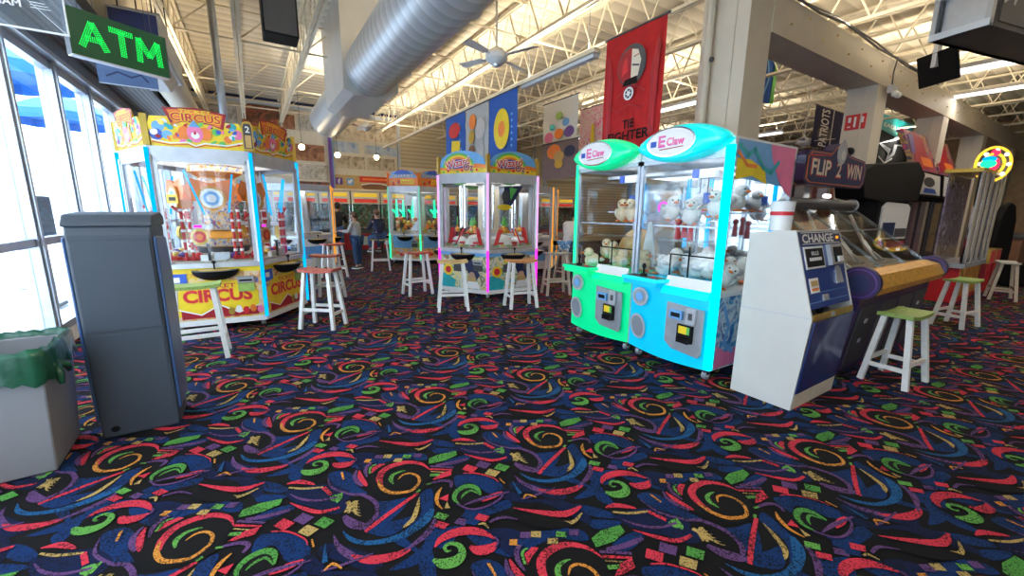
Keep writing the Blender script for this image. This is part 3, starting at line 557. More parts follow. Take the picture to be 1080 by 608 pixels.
def quarry_panel(m, fr, W, H, c):
    m.poly(fr, [(0,0),(W,0),(W,H*.6),(W*.85,H*.9),(W*.5,H),(W*.15,H*.9),(0,H*.6)], c, 'orange', .02)
    fr = Fr(fr.p(0,0,c+.021), fr.u, fr.v)
    m.poly(fr, [(0,H*.5),(W,H*.5),(W*.85,H*.88),(W*.5,H*.98),(W*.15,H*.88)], .001, 'light_blue'); m.poly(fr, [(W*.2,H*.72),(W*.8,H*.72),(W*.7,H*.92),(W*.5,H*.98),(W*.3,H*.92)], .002, 'blue')
    m.textout(fr, 'QUARRY', W*.5, H*.6, H*.2, .004, 'white', 'navy', W*.8, k=.1); m.poly(fr, [(W*.4,H*.12),(W*.88,H*.1),(W*.88,H*.4),(W*.42,H*.42)], .003, 'yellow')
    for i in range(6): m.ell(fr, W*(.05+.06*i), H*(.15+.1*(i % 2)), W*.05, H*.12, .002+.0003*i, ('orange','tan','red')[i % 3], n=8)
    for i in range(5): m.ell(fr, W*(.48+.08*i), H*.25, W*.025, H*.07, .004, 'orange', n=8)
blotch('circus_base_art', [(.55,.05,.03),(.8,.55,.03),(.75,.6,.45),(.8,.35,.05),(.1,.2,.5)], 5)
blotch('oz_base_art', [(.1,.35,.6),(.75,.6,.1),(.7,.7,.62),(.1,.35,.15),(.55,.08,.06)], 7)
blotch('quarry_base_art', [(.6,.15,.03),(.75,.4,.08),(.7,.6,.4),(.2,.4,.7)], 6)
pm('playfield', (.46,.42,.36), .35, var=.3, scale=22)
blotch('coins', [(.10,.09,.08),(.5,.45,.38),(.75,.72,.68),(.3,.22,.12)], 60, rough=.3, kind='voronoi')
def base_circus(m, fr, W):
    m.poly(fr, [(.02,.17),(W-.02,.17),(W-.02,.74),(.02,.74)], .002, 'circus_base_art')
    m.poly(fr, [(W*.07,.22),(W*.93,.2),(W*.93,.5),(W*.8,.62),(W*.5,.66),(W*.2,.62),(W*.07,.5)], .004, 'yellow')
    m.text(fr, 'TICKET', W*.5, .575, .05, .006, 'red', w=W*.38); m.textout(fr, 'CIRCUS', W*.5, .46, .15, .006, 'red', 'orange', W*.72, k=.05)
    m.poly(fr, [(W*.1,.3),(W*.3,.22),(W*.5,.33),(W*.7,.22),(W*.92,.3),(W*.92,.19),(W*.1,.19)], .007, 'deep_red')
    m.strokef(fr, [(W*.08,.31),(W*.3,.23),(W*.5,.34),(W*.7,.23),(W*.94,.31)], .014, .008, 'white')
    for i in range(5): m.ell(fr, W*(.62+.08*i), .25+.02*(i % 2), .035, .05, .009+.0003*i, ('gold','white','red','orange','pink')[i], n=9)
    m.poly(fr, [(W*.03,.58),(W*.2,.6),(W*.2,.74),(W*.03,.74)], .009, 'blue'); m.poly(fr, [(W*.05,.64),(W*.13,.64),(W*.13,.7),(W*.05,.7)], .010, 'white')
def base_oz(m, fr, W):
    m.poly(fr, [(.02,.17),(W-.02,.17),(W-.02,.74),(.02,.74)], .002, 'oz_base_art')
    m.poly(fr, [(.02,.17),(W*.3,.17),(W*.35,.3),(W*.1,.42),(.02,.4)], .004, 'teal'); m.ell(fr, W*.18, .48, .10, .1, .005, 'yellow', n=14)
    m.ell(fr, W*.18, .48, .06, .06, .006, 'red', n=14)
    m.poly(fr, [(W*.46,.72),(W*.66,.7),(W*.85,.42),(W*.75,.3),(W*.6,.45)], .006, 'navy')
    m.ell(fr, W*.68, .32, .09, .12, .007, 'tan', n=14); m.ell(fr, W*.68, .42, .06, .05, .008, 'skin', n=12); m.poly(fr, [(W*.55,.18),(W*.85,.18),(W*.8,.3),(W*.6,.3)], .008, 'white')
    m.poly(fr, [(W*.3,.46),(W*.48,.46),(W*.48,.6),(W*.3,.6)], .009, 'dark_grey'); m.poly(fr, [(W*.32,.62),(W*.6,.64),(W*.6,.70),(W*.32,.7)], .009, 'yellow')
def base_quarry(m, fr, W):
    m.poly(fr, [(.02,.17),(W-.02,.17),(W-.02,.74),(.02,.74)], .002, 'quarry_base_art')
    m.poly(fr, [(W*.1,.45),(W*.75,.45),(W*.8,.82),(W*.1,.82)], .004, 'light_blue'); m.poly(fr, [(W*.7,.46),(W*.95,.46),(W*.95,.62),(W*.7,.62)], .005, 'lime')
    for i in range(7): m.ell(fr, W*(.1+.13*i), .27+.05*(i % 2), .07, .05, .005+.0003*i, ('tan','orange','red','gold')[i % 4], n=9)
def hex_island(name, label, cx, cy, s, c0, led, panel, base_art, body, led_bottom=None, marq=True, zt=2.17, bowl='black', post='gold', topH=.38, controls=True):
    a0 = math.atan2(c0[1]-cy, c0[0]-cx)
    t = thing(name, label, 'arcade game', (cx, cy, 0))
    P = [Vector((s*math.cos(a0+k*PI/3), s*math.sin(a0+k*PI/3), 0)) for k in range(6)]
    F = [Fr(P[k], P[(k+1) % 6]-P[k], (0,0,1)) for k in range(6)]
    hexp = lambda q: [(p.x*q, p.y*q) for p in P]
    m = MB(); X, Y = (1,0,0), (0,1,0)
    m.prism(hexp(.99), (0,0,.10), X, Y, (0,0,.70), body); m.prism(hexp(1.01), (0,0,.10), X, Y, (0,0,.065), 'white_paint')
    for k in range(6): base_art(m, F[k], s)
    m.build('base_cabinet', t)
    m = MB(); m.prism(hexp(1.015), (0,0,.80), X, Y, (0,0,.055), 'silver'); m.build('shelf_rim', t)
    m = MB(); m.prism(hexp(.95), (0,0,.855), X, Y, (0,0,.02), 'playfield')
    m.prism([(p.x*.6, p.y*.6) for p in P], (0,0,.875), X, Y, (0,0,.05), 'coins'); m.build('playfield', t)
    m = MB(); m.prism(hexp(1.0), (0,0,zt-.11), X, Y, (0,0,.11), 'frame_grey'); m.build('top_frame', t)
    m = MB(); m.lathe([(.0,0),(s*.7,0)], 'lamp_dim', c=(0,0,zt-.125), n=6); m.build('ceiling_lamp', t)
    area('cabinet_lamp', (cx, cy, zt-.14), s*1.1, s*1.1, 9, (1,.96,.9))
    for k in range(6):
        p = P[k]; m = MB(); m.cyl(p*.985+Vector((0,0,.85)), p*.985+Vector((0,0,zt-.1)), .032, 'frame_grey', n=6); m.build('corner_post', t)
        m = MB(); l0 = .17 if led_bottom else .85
        m.cyl(p*1.012+Vector((0,0,.85)), p*1.012+Vector((0,0,zt-.02)), .020, led, n=8)
        m.cyl(p*1.012+Vector((0,0,.15)), p*1.012+Vector((0,0,.85)), .022, led_bottom or led, n=8)
        m.build('led_strip', t)
        m = MB(); f = F[k]; m.fbox(f, .03, .86, s-.03, zt-.11, -.012, -.006, 'glass')
        g = m.build('glass_panel', t)
        m = MB(); m.fbox(f, .03, .86, .07, zt-.11, -.02, .0, 'frame_grey'); m.fbox(f, s-.07, .86, s-.03, zt-.11, -.02, .0, 'frame_grey'); m.fbox(f, .03, zt-.16, s-.03, zt-.11, -.02, 0, 'frame_grey')
        m.build('glass_frame', g)
        if controls:
            m = MB(); m.T = Matrix.Translation(f.p(s*.5, .775, 0)) @ Matrix(((f.u.x, f.n.x, 0, 0),(f.u.y, f.n.y, 0, 0),(0,0,1,0),(0,0,0,1)))
            m.sph((0,0,0), (.235,.19,.13), bowl, 20, 8, .5, 1.); m.lathe([(0,0),(.2,.0),(.235,-.0)], 'dark_grey'); m.sph((0,.03,-.005), (.17,.12,.02), 'gold', 16, 4, 0, .5)
            b = m.build('control_bowl', t)
            m = MB(); q = f.p(s*.5, .78, .06); m.cyl(q, q+Vector((0,0,.08)), .009, 'black', n=8); m.sph(q+Vector((0,0,.09)), .022, 'black', 10, 6); m.build('joystick', b)
            m = MB(); m.fbox(f, s*.72, .60, s*.9, .68, .0, .03, 'grey_metal'); m.fbox(f, s*.74, .62, s*.88, .64, .03, .034, 'black'); m.fbox(f, s*.72, .49, s*.9, .59, 0, .02, 'lime' if base_art is base_circus else 'dark_grey'); m.build('coin_slot', t)
        m = MB(); q = P[k]*.9; m.cyl(q+Vector((0,0,.03)), q+Vector((0,0,.10)), .03, 'grey_metal', n=8); m.cyl(q+Vector((-.015,0,.03)), q+Vector((.015,0,.03)), .03, 'rubber', n=12); m.build('caster', t)
        if marq:
            m = MB(); ff = Fr(f.p(.04, zt, .0)-f.n*.03, f.u, f.v+f.n*.10); panel(m, ff, s-.08, topH, 0); m.build('marquee', t)
            m = MB(); pp = P[k]*.985; m.bar(pp+Vector((0,0,zt)), pp+Vector((0,0,zt+topH*.78)), .06, .06, post, up=(0,1,0)); m.build('marquee_post', t)
    return t, P, F
# --- clown ticket game
C1 = (.04, 5.93); s1 = .95; b1 = R(-25)
cc1 = (C1[0]+s1*math.sin(b1), C1[1]+s1*math.cos(b1))
t, P, F = hex_island('coin_pusher_game', 'six-sided glass coin pusher with clown circus banners and cyan light strips, by the windows', cc1[0], cc1[1], s1, C1, 'led_cyan', clown_panel, base_circus, 'yellow', topH=.42)
pm('tower_red', (.6,.03,.03), .35); pm('tower_gold', (.65,.3,.03), .35, .3)
blotch('carousel_art', [(.5,.03,.03),(.85,.5,.05),(.8,.75,.6),(.1,.25,.6),(.75,.1,.08)], 16)
m = MB(); m.lathe([(.0,1.0),(.30,1.0),(.30,1.12),(.2,1.2),(.2,1.9),(.30,1.96),(.30,2.05)], 'tower_gold', n=6); m.lathe([(.302,1.01),(.302,1.11)], 'carousel_art', n=6); m.lathe([(.302,1.965),(.302,2.04)], 'carousel_art', n=6)
m.lathe([(.21,1.22),(.21,1.88)], 'carousel_art', n=6); m.lathe([(0,.87),(.28,.9),(.3,1.0)], 'dark_grey', n=12); m.build('centre_tower', t)
for k in range(6):
    f = F[k]; W = s1
    m = MB()
    for x in (.2, .27, .72, .79): 
        q = f.p(x*W, .88, -.14); m.cyl(q, q+Vector((0,0,.62)), .016, 'tower_red', n=8)
        for j in range(5): m.cyl(q+Vector((0,0,.1+.12*j)), q+Vector((0,0,.13+.12*j)), .024, 'white', n=8)
    a = f.p(.15*W, .9, -.2); m.bar(a, f.p(.32*W, .9, -.2), .05, .04, 'tower_red'); m.bar(f.p(.68*W, .9, -.2), f.p(.86*W, .9, -.2), .05, .04, 'tower_red')
    m.bar(f.p(.12*W, 1.52, -.14), f.p(.3*W, 1.35, -.16), .03, .03, 'tower_red')
    m.build('red_tower_rack', t)
    m = MB(); m.cyl(f.p(.3*W, 1.93, -.05), f.p(.45*W, 1.42, -.08), .011, 'led_cyan', n=8); m.cyl(f.p(.78*W, 1.9, -.06), f.p(.70*W, 1.45, -.1), .011, 'led_cyan', n=8); m.build('light_tube', t)
    m = MB(); g = Fr(f.p(.5*W, 1.62, -.34), f.u, f.v)
    m.ell(g, 0, 0, .15, .15, 0, 'tower_gold', .02, 24); m.ell(g, 0, 0, .12, .12, .021, 'white', n=24); m.ell(g, 0, 0, .085, .085, .023, 'light_blue', n=20); m.ell(g, 0, 0, .05, .05, .025, 'white', n=16)
    m.poly(g, [(-.28,.1),(-.2,.24),(0,.18),(.2,.24),(.28,.1),(.2,-.02),(-.2,-.02)], -.01, 'orange'); m.build('prize_wheel', t)
    m = MB(); g = Fr(f.p(.36*W, 1.16, -.16), f.u, f.v); m.ell(g, 0, 0, .09, .1, 0, 'gold', .04, 18); m.ell(g, 0, 0, .065, .07, .042, 'red', n=16); m.ell(g, 0, .0, .035, .04, .043, 'orange', n=12); m.fbox(g, -.12, .1, .14, .15, -.02, .02, 'silver'); m.fbox(g, -.05,.11,.03,.14,.02,.025,'led_magenta'); m.build('bonus_wheel', t)
    m = MB(); m.bar(f.p(.35*W, .91, -.1), f.p(.62*W, .91, -.1), .05, .07, 'white'); m.bar(f.p(.45*W, .88, -.05), f.p(.45*W, 1.08, -.05), .03, .03, 'dark_grey'); m.bar(f.p(.5*W, .93, -.08), f.p(.66*W, .93, -.08), .03, .09, 'silver'); m.build('coin_chute', t)
    for i in range(4):
        m = MB(); q = f.p((.3+.13*i)*W, .92, -.26-.03*(i % 2)); m.sph(q, (.05,.05,.045), ('red','white','gold','purple')[i], 10, 6); m.build('prize_capsule', t)
m = MB(); g = Fr(F[5].p(.16, 1.6, .002), F[5].u, F[5].v); m.fbox(g, -.05,-.05,.05,.05,0,.004,'gold'); m.fbox(g,-.03,-.02,.03,.02,.004,.006,'dark_grey'); m.build('warning_plate', t)
m = MB(); g = Fr(P[0]+Vector((.0,-.06,2.17)), (1,0,0), (0,0,1))
m.poly(g, [(-.055,0),(.055,0),(.055,.27),(.04,.31),(0,.33),(-.04,.31),(-.055,.27)], 0, 'gold', .03); m.poly(g, [(-.043,.02),(.043,.02),(.043,.26),(.03,.3),(-.03,.3),(-.043,.26)], .031, 'dark_grey'); m.text(g, '2', 0, .235, .07, .033, 'white'); m.poly(g, [(-.03,.03),(.03,.03),(.03,.17),(-.03,.17)], .033, 'tan'); m.build('number_plate', t)
# --- rainbow game
C2 = (3.27, 5.9); cc2 = (3.27+.495, 5.9+.857)
t, P, F = hex_island('coin_pusher_game', 'six-sided glass coin pusher with rainbow banners and magenta corner lights', cc2[0], cc2[1], .99, C2, 'led_pale_pink', rainbow_panel, base_oz, 'light_blue', led_bottom='led_magenta', zt=2.12, topH=.36)
m = MB(); m.lathe([(.0,.9),(.3,.9),(.3,1.0),(.22,1.05),(.22,1.95),(.3,2.02)], 'silver', n=6); m.lathe([(.225,1.1),(.225,1.9)], 'cream_paint', n=6); m.build('centre_tower', t)
for k in range(6):
    f = F[k]
    m = MB(); m.sph(f.p(.5,.93,-.3), (.16,.16,.11), 'white_plastic', 12, 6); m.bar(f.p(.3,.95,-.22), f.p(.7,.95,-.22), .09, .03, 'red'); m.build('prize_mound', t)
    m = MB(); m.bar(f.p(.24,.92,-.15), f.p(.36,1.18,-.2), .07, .02, 'red'); m.bar(f.p(.76,.92,-.15), f.p(.66,1.2,-.2), .07, .02, 'red'); m.build('red_ramp', t)
    m = MB(); g = Fr(f.p(.5,1.12,-.28), f.u, f.v); m.poly(g, [(-.12,0),(.12,0),(.0,.12)], 0, 'orange', .03); m.sph(f.p(.5,1.16,-.27), .05, 'gold', 10, 6); m.poly(g, [(-.05,.12),(.05,.12),(.0,.28)], 0, 'green', .02); m.build('playfield_topper', t)
    for i in range(5):
        m = MB(); q = f.p(.25+.12*i, .9, -.12); m.cyl(q, q+Vector((0,0,.02)), .04, ('green','yellow','lime','red','green')[i], n=12); m.build('prize_chip', t)
    m = MB(); m.cyl(f.p(.3,1.2,-.35), f.p(.3,1.95,-.35), .02, 'chrome', n=8); m.cyl(f.p(.7,1.2,-.35), f.p(.7,1.95,-.35), .02, 'chrome', n=8); m.build('chrome_tube', t)
m = MB(); g = Fr(F[0].p(.45,1.9,-.05), F[0].u, F[0].v); m.text(g, 'Push', -.2, .06, .07, 0, 'silver'); m.poly(g, [(-.1,0),(.28,.03),(.05,-.3),(-.12,-.33)], -.01, 'navy'); m.poly(g, [(.0,.0),(.16,-.02),(.02,-.22)], 0, 'green'); m.ell(g, -.08,-.15,.07,.1, .001,'dark_grey'); m.ell(g,-.1,-.33,.14,.05,.002,'yellow'); m.build('hanging_pennant', t)
# --- quarry game
C3 = (3.9, 10.9)
t, P, F = hex_island('coin_pusher_game', 'smaller far coin pusher with blue quarry banners, orange posts and green light strips', 3.9+.29, 10.9+.9, .95, C3, 'led_pale_green', quarry_panel, base_quarry, 'quarry_base_art', led_bottom='led_green', zt=2.16, post='orange', topH=.44)
for k in range(6):
    f = F[k]
    m = MB()
    for i in range(6): m.sph(f.p(.3+.08*i, .95+.05*(i % 3)+.04*i, -.22), (.06,.06,.07), 'orange' if i % 2 else 'gold', 8, 5)
    m.build('gold_rock_pile', t)
    m = MB(); q = f.p(.62,1.3,-.2); m.cyl(q, q+Vector((0,0,.5)), .045, 'led_green', .02, 8); m.cyl(q+Vector((0,0,.1)), q+Vector((-.12,0,.22)), .03, 'led_green', n=8); m.build('green_cactus', t)
m = MB(); g = Fr(F[5].p(.62,1.75,.01), F[5].u, F[5].v); m.fbox(g, -.12,-.12,.12,.16,0,.005,'white_plastic'); m.build('notice', t)
for k in (0,):
    m = MB(); m.lathe([(0,.9),(.25,.9),(.2,1.9),(.3,2.0)], 'silver', n=6); m.build('centre_tower', t)
# --- plain glass island with orange posts
def no_art(m, fr, W): m.poly(fr, [(.02,.17),(W-.02,.17),(W-.02,.78),(.02,.78)], .002, 'white_plastic'); m.poly(fr, [(.1,.3),(W-.1,.3),(W-.1,.6),(.1,.6)], .004, 'light_blue')
t, P, F = hex_island('coin_pusher_game', 'tall clear glass coin pusher without banner and with orange corner strips, behind the clown game', 1.08, 11.82, .85, (1.72, 11.25), 'led_orange', None, no_art, 'white_plastic', marq=False, zt=2.1)
m = MB(); m.lathe([(0,.9),(.2,.9),(.15,1.6),(.12,1.95)], 'silver', n=8); m.build('centre_tower', t)
# --- one more clear island beyond the rainbow game (orange strip)
t, P, F = hex_island('coin_pusher_game', 'clear glass coin pusher right of the rainbow game, beyond the grey-seated stool', 6.0, 8.9, .95, (5.35, 8.25), 'led_orange', None, no_art, 'white_plastic', marq=False, zt=2.1)
m = MB(); m.lathe([(0,.9),(.2,.9),(.15,1.6),(.12,1.95)], 'silver', n=8); m.build('centre_tower', t)

# ================================================================ CRANE MACHINES
pm('mirror', (.82,.85,.88), .06, 1., var=.01)
pm('shell_green', (.0,.72,.28), .3, emit=.30, ecol=(0,.9,.3), coat=.4, var=.03); pm('shell_cyan', (.0,.50,.80), .3, emit=.30, ecol=(0,.6,.95), coat=.4, var=.03)
pm('dome_green', (.0,.75,.32), .25, emit=.45, ecol=(0,.9,.35), coat=.4, var=.02); pm('dome_cyan', (.0,.72,.80), .25, emit=.45, ecol=(0,.85,.95), coat=.4, var=.02)
blotch('reef_art', [(.02,.1,.35),(.05,.3,.6),(.7,.75,.8),(.02,.15,.4),(.7,.1,.3)], 5)
def claw_machine(name, label, y_left, shell, dome, led, led_w, side_art):
    """front faces west; local x runs to the right of the front, y into the machine"""
    W, D = .93, 1.05
    t = thing(name, label, 'crane game', (3.33, y_left-W/2-.005, 0), R(-90))
    f = Fr((-W/2, 0, 0), (1,0,0), (0,0,1)); f.n = Vector((0,-1,0))
    m = MB()                                     # lower body: bowed front with a smile-shaped bottom
    n = 16; tops, bots = [], []
    def front(u): return -.045*math.sin(PI*u)-.02
    for i in range(n+1):
        u = i/n; bots.append((u*W-W/2, front(u), .10+.015*(1-math.sin(PI*u)))); tops.append((u*W-W/2, front(u), .80+(.06 if u < .4 else 0)))
    vs = bots+tops; fs = [(i, i+1, i+2+n, i+1+n) for i in range(n)]
    vs += [(-W/2, D, .1), (W/2, D, .1), (-W/2, D, .8), (W/2, D, .8)]; b = 2*n+2
    m.add(vs, fs, shell)
    m.add(vs, [(b, b+2, b+3, b+1), (0, n+1, b+2, b), (n, b+1, b+3, 2*n+1)], 'white_plastic')
    m.add(vs, [tuple(range(n+1))[::-1]+(b, b+1)], 'dark_grey'); m.add(vs, [tuple(range(n+1, 2*n+2))+(b+3, b+2)], shell)
    m.build('body', t, smooth=False)
    m = MB(); q = [(W*.42,.14),(W*.97,.13),(W*.97,.76),(W*.46,.76),(W*.46,.70),(W*.42,.62),(W*.40,.4)]
    m.poly(Fr((-W/2,-.065,0),(1,0,0),(0,0,1)), [(W*.52,.30),(W*.60,.24),(W*.9,.22),(W*.93,.26),(W*.93,.66),(W*.52,.68)], 0, 'grey_metal', .018)
    fp = Fr((-W/2,-.087,0),(1,0,0),(0,0,1))
    m.fbox(fp, W*.58,.54,W*.72,.62,0,.03,'light_blue'); m.fbox(fp, W*.6,.56,W*.70,.6,.03,.034,'black')
    m.fbox(fp, W*.76,.52,W*.86,.66,0,.025,'silver'); m.fbox(fp, W*.79,.56,W*.83,.62,.025,.03,'dark_grey')
    m.build('coin_panel', t)
    m = MB(); m.fbox(fp, W*.68,.34,W*.84,.50,0,.03,'black'); m.fbox(fp, W*.70,.42,W*.79,.49,.03,.033,'yellow'); m.fbox(fp, W*.79,.42,W*.82,.49,.03,.033,'green'); m.fbox(fp, W*.70,.34,W*.83,.39,.03,.06,'black_gloss'); m.build('bill_acceptor', t)
    # joystick shelf
    m = MB(); m.prism([(-W/2,-.16),(-W/2+.40,-.16),(-W/2+.43,-.05),(-W/2+.43,.0),(-W/2,.0)], (0,0,.80), (1,0,0), (0,1,0), (0,0,.05), shell)
    m.prism([(-W/2,-.19),(-W/2+.43,-.19),(-W/2+.46,-.04),(-W/2+.46,.02),(-W/2,.02)], (0,0,.85), (1,0,0), (0,1,0), (0,0,.03), dome)
    m.prism([(-W/2+.03,-.16),(-W/2+.40,-.16),(-W/2+.42,-.03),(-W/2+.03,-.03)], (0,0,.881), (1,0,0), (0,1,0), (0,0,.004), 'dark_grey'); js = m.build('control_shelf', t)
    m = MB(); q = Vector((-W/2+.2,-.1,.885)); m.cyl(q, q+Vector((0,0,.02)), .035, 'black'); m.cyl(q, q+Vector((0,0,.09)), .010, 'black'); m.sph(q+Vector((0,0,.10)), (.02,.02,.028), 'black', 10, 6); m.build('joystick', js)
    m = MB(); m.sph((-W/2+.32,-.1,.888), (.022,.022,.012), 'red', 10, 4); m.build('push_button', js)
    m = MB(); m.prism([(0,0),(-.09,0),(-.06,.05),(0,.09)], (-W/2+.42,-.02,.76), (0,1,0), (0,0,1), (W-.46,0,0), dome); m.prism([(0,0),(-.05,0),(-.03,.02),(0,.09)], (-W/2+.42,-.02,.83), (0,1,0), (0,0,1), (W-.46,0,0), 'white_plastic'); m.build('front_ledge', t)
    # round speaker and prize flap
    g = Fr((-W/2+.17,-.075,.67), (1,0,0), (0,0,1)); m = MB()
    m.ell(g, 0,0,.095,.095,0,'silver',.02,26); m.ell(g,0,0,.075,.075,.021,'grey_metal',n=24); m.ell(g,0,0,.045,.045,.023,'light_blue',.006,n=20); m.build('speaker', t)
    g = Fr((-W/2+.16,-.078,.36), (1,.1,0), (0,0,1)); m = MB()
    m.ell(g, 0,0,.085,.13,0,'silver',.014,26,rot=.25); m.ell(g,0,0,.068,.11,.016,'hazy_glass',n=24,rot=.25); m.ell(g,0,0,.066,.106,.0155,'grey_metal',n=24,rot=.25); m.build('prize_flap', t)
    # glass housing
    m = MB()
    for x in (-W/2+.015, W/2-.015):
        for y in (.0, D-.03): m.box((x-.015, y, .8), (x+.015, y+.03, 2.0), 'alu')
    m.box((-W/2, -.0, 1.96), (W/2, .03, 2.0), 'alu'); m.box((-W/2, D-.03, 1.96), (W/2, D, 2.0), 'alu'); m.box((-W/2, 0, 1.96), (-W/2+.03, D, 2.), 'alu'); m.box((W/2-.03, 0, 1.96), (W/2, D, 2.), 'alu')
    m.box((-W/2, 0, 2.0), (W/2, D, 2.12), 'white_plastic'); m.box((-W/2, 0, .8), (W/2, D, .82), 'white_plastic'); m.build('housing_frame', t)
    m = MB(); m.box((-W/2+.03, .008, .86), (W/2-.03, .014, 1.96), 'glass'); m.build('front_glass', t)
    m = MB(); m.box((-W/2+.42, -.002, .83), (W/2-.03, .006, 1.12), 'glass')
    for a, b in (((-W/2+.42,0,1.12),(W/2-.03,0,1.12)), ((-W/2+.42,0,.83),(-W/2+.42,0,1.12)), ((-W/2+.62,-.01,.84),(-W/2+.62,-.01,1.2))): m.bar(a, b, .008, .012, 'black')
    m.build('chute_window', t)
    for x in (-W/2+.006, W/2-.012):
        m = MB(); m.box((x, .03, .86), (x+.006, D-.03, 1.96), 'glass'); m.build('side_glass', t)
    m = MB(); m.box((-W/2+.03, D-.03, .86), (W/2-.03, D-.02, 1.96), 'mirror'); m.build('back_mirror', t)
    m = MB(); m.box((-W/2+.12, D-.06, .9), (-W/2+.135, D-.045, 1.9), 'led_cyan'); m.box((W/2-.14, D-.06, 1.1), (W/2-.125, D-.045, 1.9), 'led_cyan'); m.build('inner_light', t)
    m = MB(); m.box((-W/2+.03,.06,1.37),(W/2-.03,.075,1.385),'alu'); m.box((-W/2+.03,.5,1.5),(W/2-.03,.515,1.512),'alu'); m.box((-W/2+.03,.3,1.22),(W/2-.4,.5,1.228),'acrylic'); m.build('prize_rail', t)
    area('crane_lamp', (3.33+D*.5, y_left-W/2, 1.94), .7, .7, 4, (.9,.95,1.))
    # gantry and claw
    m = MB(); m.box((-W/2+.05,.45,1.9),(W/2-.05,.5,1.93),'silver'); m.box((-.12,.38,1.84),(.08,.56,1.92),'white_plastic'); m.box((-.14,.36,1.84),(-.08,.38,1.92),'blue')
    m.cyl((-.03,.47,1.84),(-.03,.47,1.7),.006,'dark_grey'); g = m.build('gantry', t)
    m = MB(); m.cyl((-.03,.47,1.70),(-.03,.47,1.60),.035,'blue'); 
    for k in range(3):
        a = 2*PI*k/3; c, s_ = math.cos(a), math.sin(a); q = Vector((-.03,.47,1.6))
        m.tube([q+Vector((c*.02,s_*.02,0)), q+Vector((c*.09,s_*.09,-.05)), q+Vector((c*.09,s_*.09,-.14)), q+Vector((c*.03,s_*.03,-.2))], .007, 'chrome', 6)
    m.build('claw', g)
    # dome with oval badge
    m = MB(); prof = []; k = 24
    for i in range(k+1):
        u = i/k; prof.append((u*W-W/2, 2.10+.17*math.sin(PI*u)**.6-.05*(1-u)*0))
    low = [(W/2-i/k*W, 2.10-.15*math.sin(PI*(i/k))**.7) for i in range(1, k)]
    ring = prof+low; nn = len(ring)
    def lay(sc_, y): return [(x*sc_, y, 2.11+(z-2.11)*sc_) for x, z in ring]
    L = [lay(1., .0), lay(1.0, -.06), lay(.93, -.11), lay(.80, -.135), lay(.5,-.14)]
    vs = sum(L, []); fs = []
    for j in range(len(L)-1):
        for i in range(nn): fs.append((j*nn+i, j*nn+(i+1) % nn, (j+1)*nn+(i+1) % nn, (j+1)*nn+i))
    fs.append(tuple(range((len(L)-1)*nn, len(L)*nn))); fs.append(tuple(range(nn))[::-1]); m.add(vs, fs, dome); dm = m.build('dome', t, smooth='auto')
    g = Fr((-.04,-.142,2.12), (1,0,0), (0,0,1)); m = MB(); m.ell(g,0,0,.25,.125,0,'chrome',.012,32); m.ell(g,0,0,.235,.112,.013,'white',.002,n=32)
    m.text(g, 'E', -.08, .01, .10, .017, 'magenta', w=.075); m.text(g, 'Claw', .06, .0, .07, .017, 'magenta', w=.18); m.text(g,'E',-.083,.014,.086,.018,'pink',w=.06); m.text(g,'Claw',.058,.003,.062,.018,'pink',w=.17); m.fbox(g,-.2,-.03,-.14,.02,.015,.018,'blue'); m.strokef(g,[(-.1,-.06),(.14,-.05)],.008,.017,'deep_red'); m.build('badge', dm)
    # corner light bars
    m = MB()
    if led_w > .03: m.box((W/2-.045,-.05,.13),(W/2+.012,.0,2.05),led)
    else: m.box((-W/2-.012,-.02,.85),(-W/2+.006,.0,2.05),led)
    m.build('corner_light', t)
    if side_art:
        m = MB(); g = Fr((W/2,0,0), (0,1,0), (0,0,1)); m.poly(g, [(.02,.12),(D-.02,.12),(D-.02,.78),(.02,.78)], .002, 'reef_art'); m.poly(g, [(.03,.13),(.5,.13),(.4,.3),(.2,.26),(.03,.35)], .004, 'pink')
        m.strokef(g, [(.1,.7),(.2,.5),(.15,.35),(.3,.25)], .04, .005, 'light_blue'); m.build('lower_side_art', t); m = MB()
        m.poly(g, [(.04,1.80),(D-.04,1.74),(D-.04,2.10),(.04,2.10)], .003, 'light_blue'); m.poly(g, [(.04,1.78),(.3,1.82),(.55,1.76),(.5,1.88),(.25,1.95),(.04,1.95)], .005, 'yellow'); m.poly(g, [(.55,2.1),(D-.04,2.1),(D-.04,1.66),(.9,1.70),(.75,1.8),(.6,1.98)], .006, 'pink')
        m.strokef(g, [(.05,2.06),(.2,1.98),(.3,2.04),(.45,1.9),(.6,1.86),(.72,1.96)], .04, .007, 'teal'); m.strokef(g, [(.05,2.0),(.2,1.9),(.35,1.9)], .03, .008, 'orange'); m.build('upper_side_art', t)
    for x in (-W/2+.08, W/2-.08):
        for y in (.06, D-.08):
            m = MB(); m.cyl((x,y,.05),(x,y,.11),.03,'chrome'); m.cyl((x-.02,y,.04),(x+.02,y,.04),.04,'grey_metal',n=14); m.cyl((x-.024,y,.04),(x+.024,y,.04),.018,'white_plastic',n=10); m.build('caster', t)
    return t
claw_machine('claw_machine', 'green-lit crane game with a rounded dome badge, left of the cyan-lit one', 3.79, 'shell_green', 'dome_green', 'led_green', .02, False)
claw_machine('claw_machine', 'cyan-lit crane game with domed badge and bright corner bar, beside the change machine', 2.845, 'shell_cyan', 'dome_cyan', 'led_aqua', .05, True)
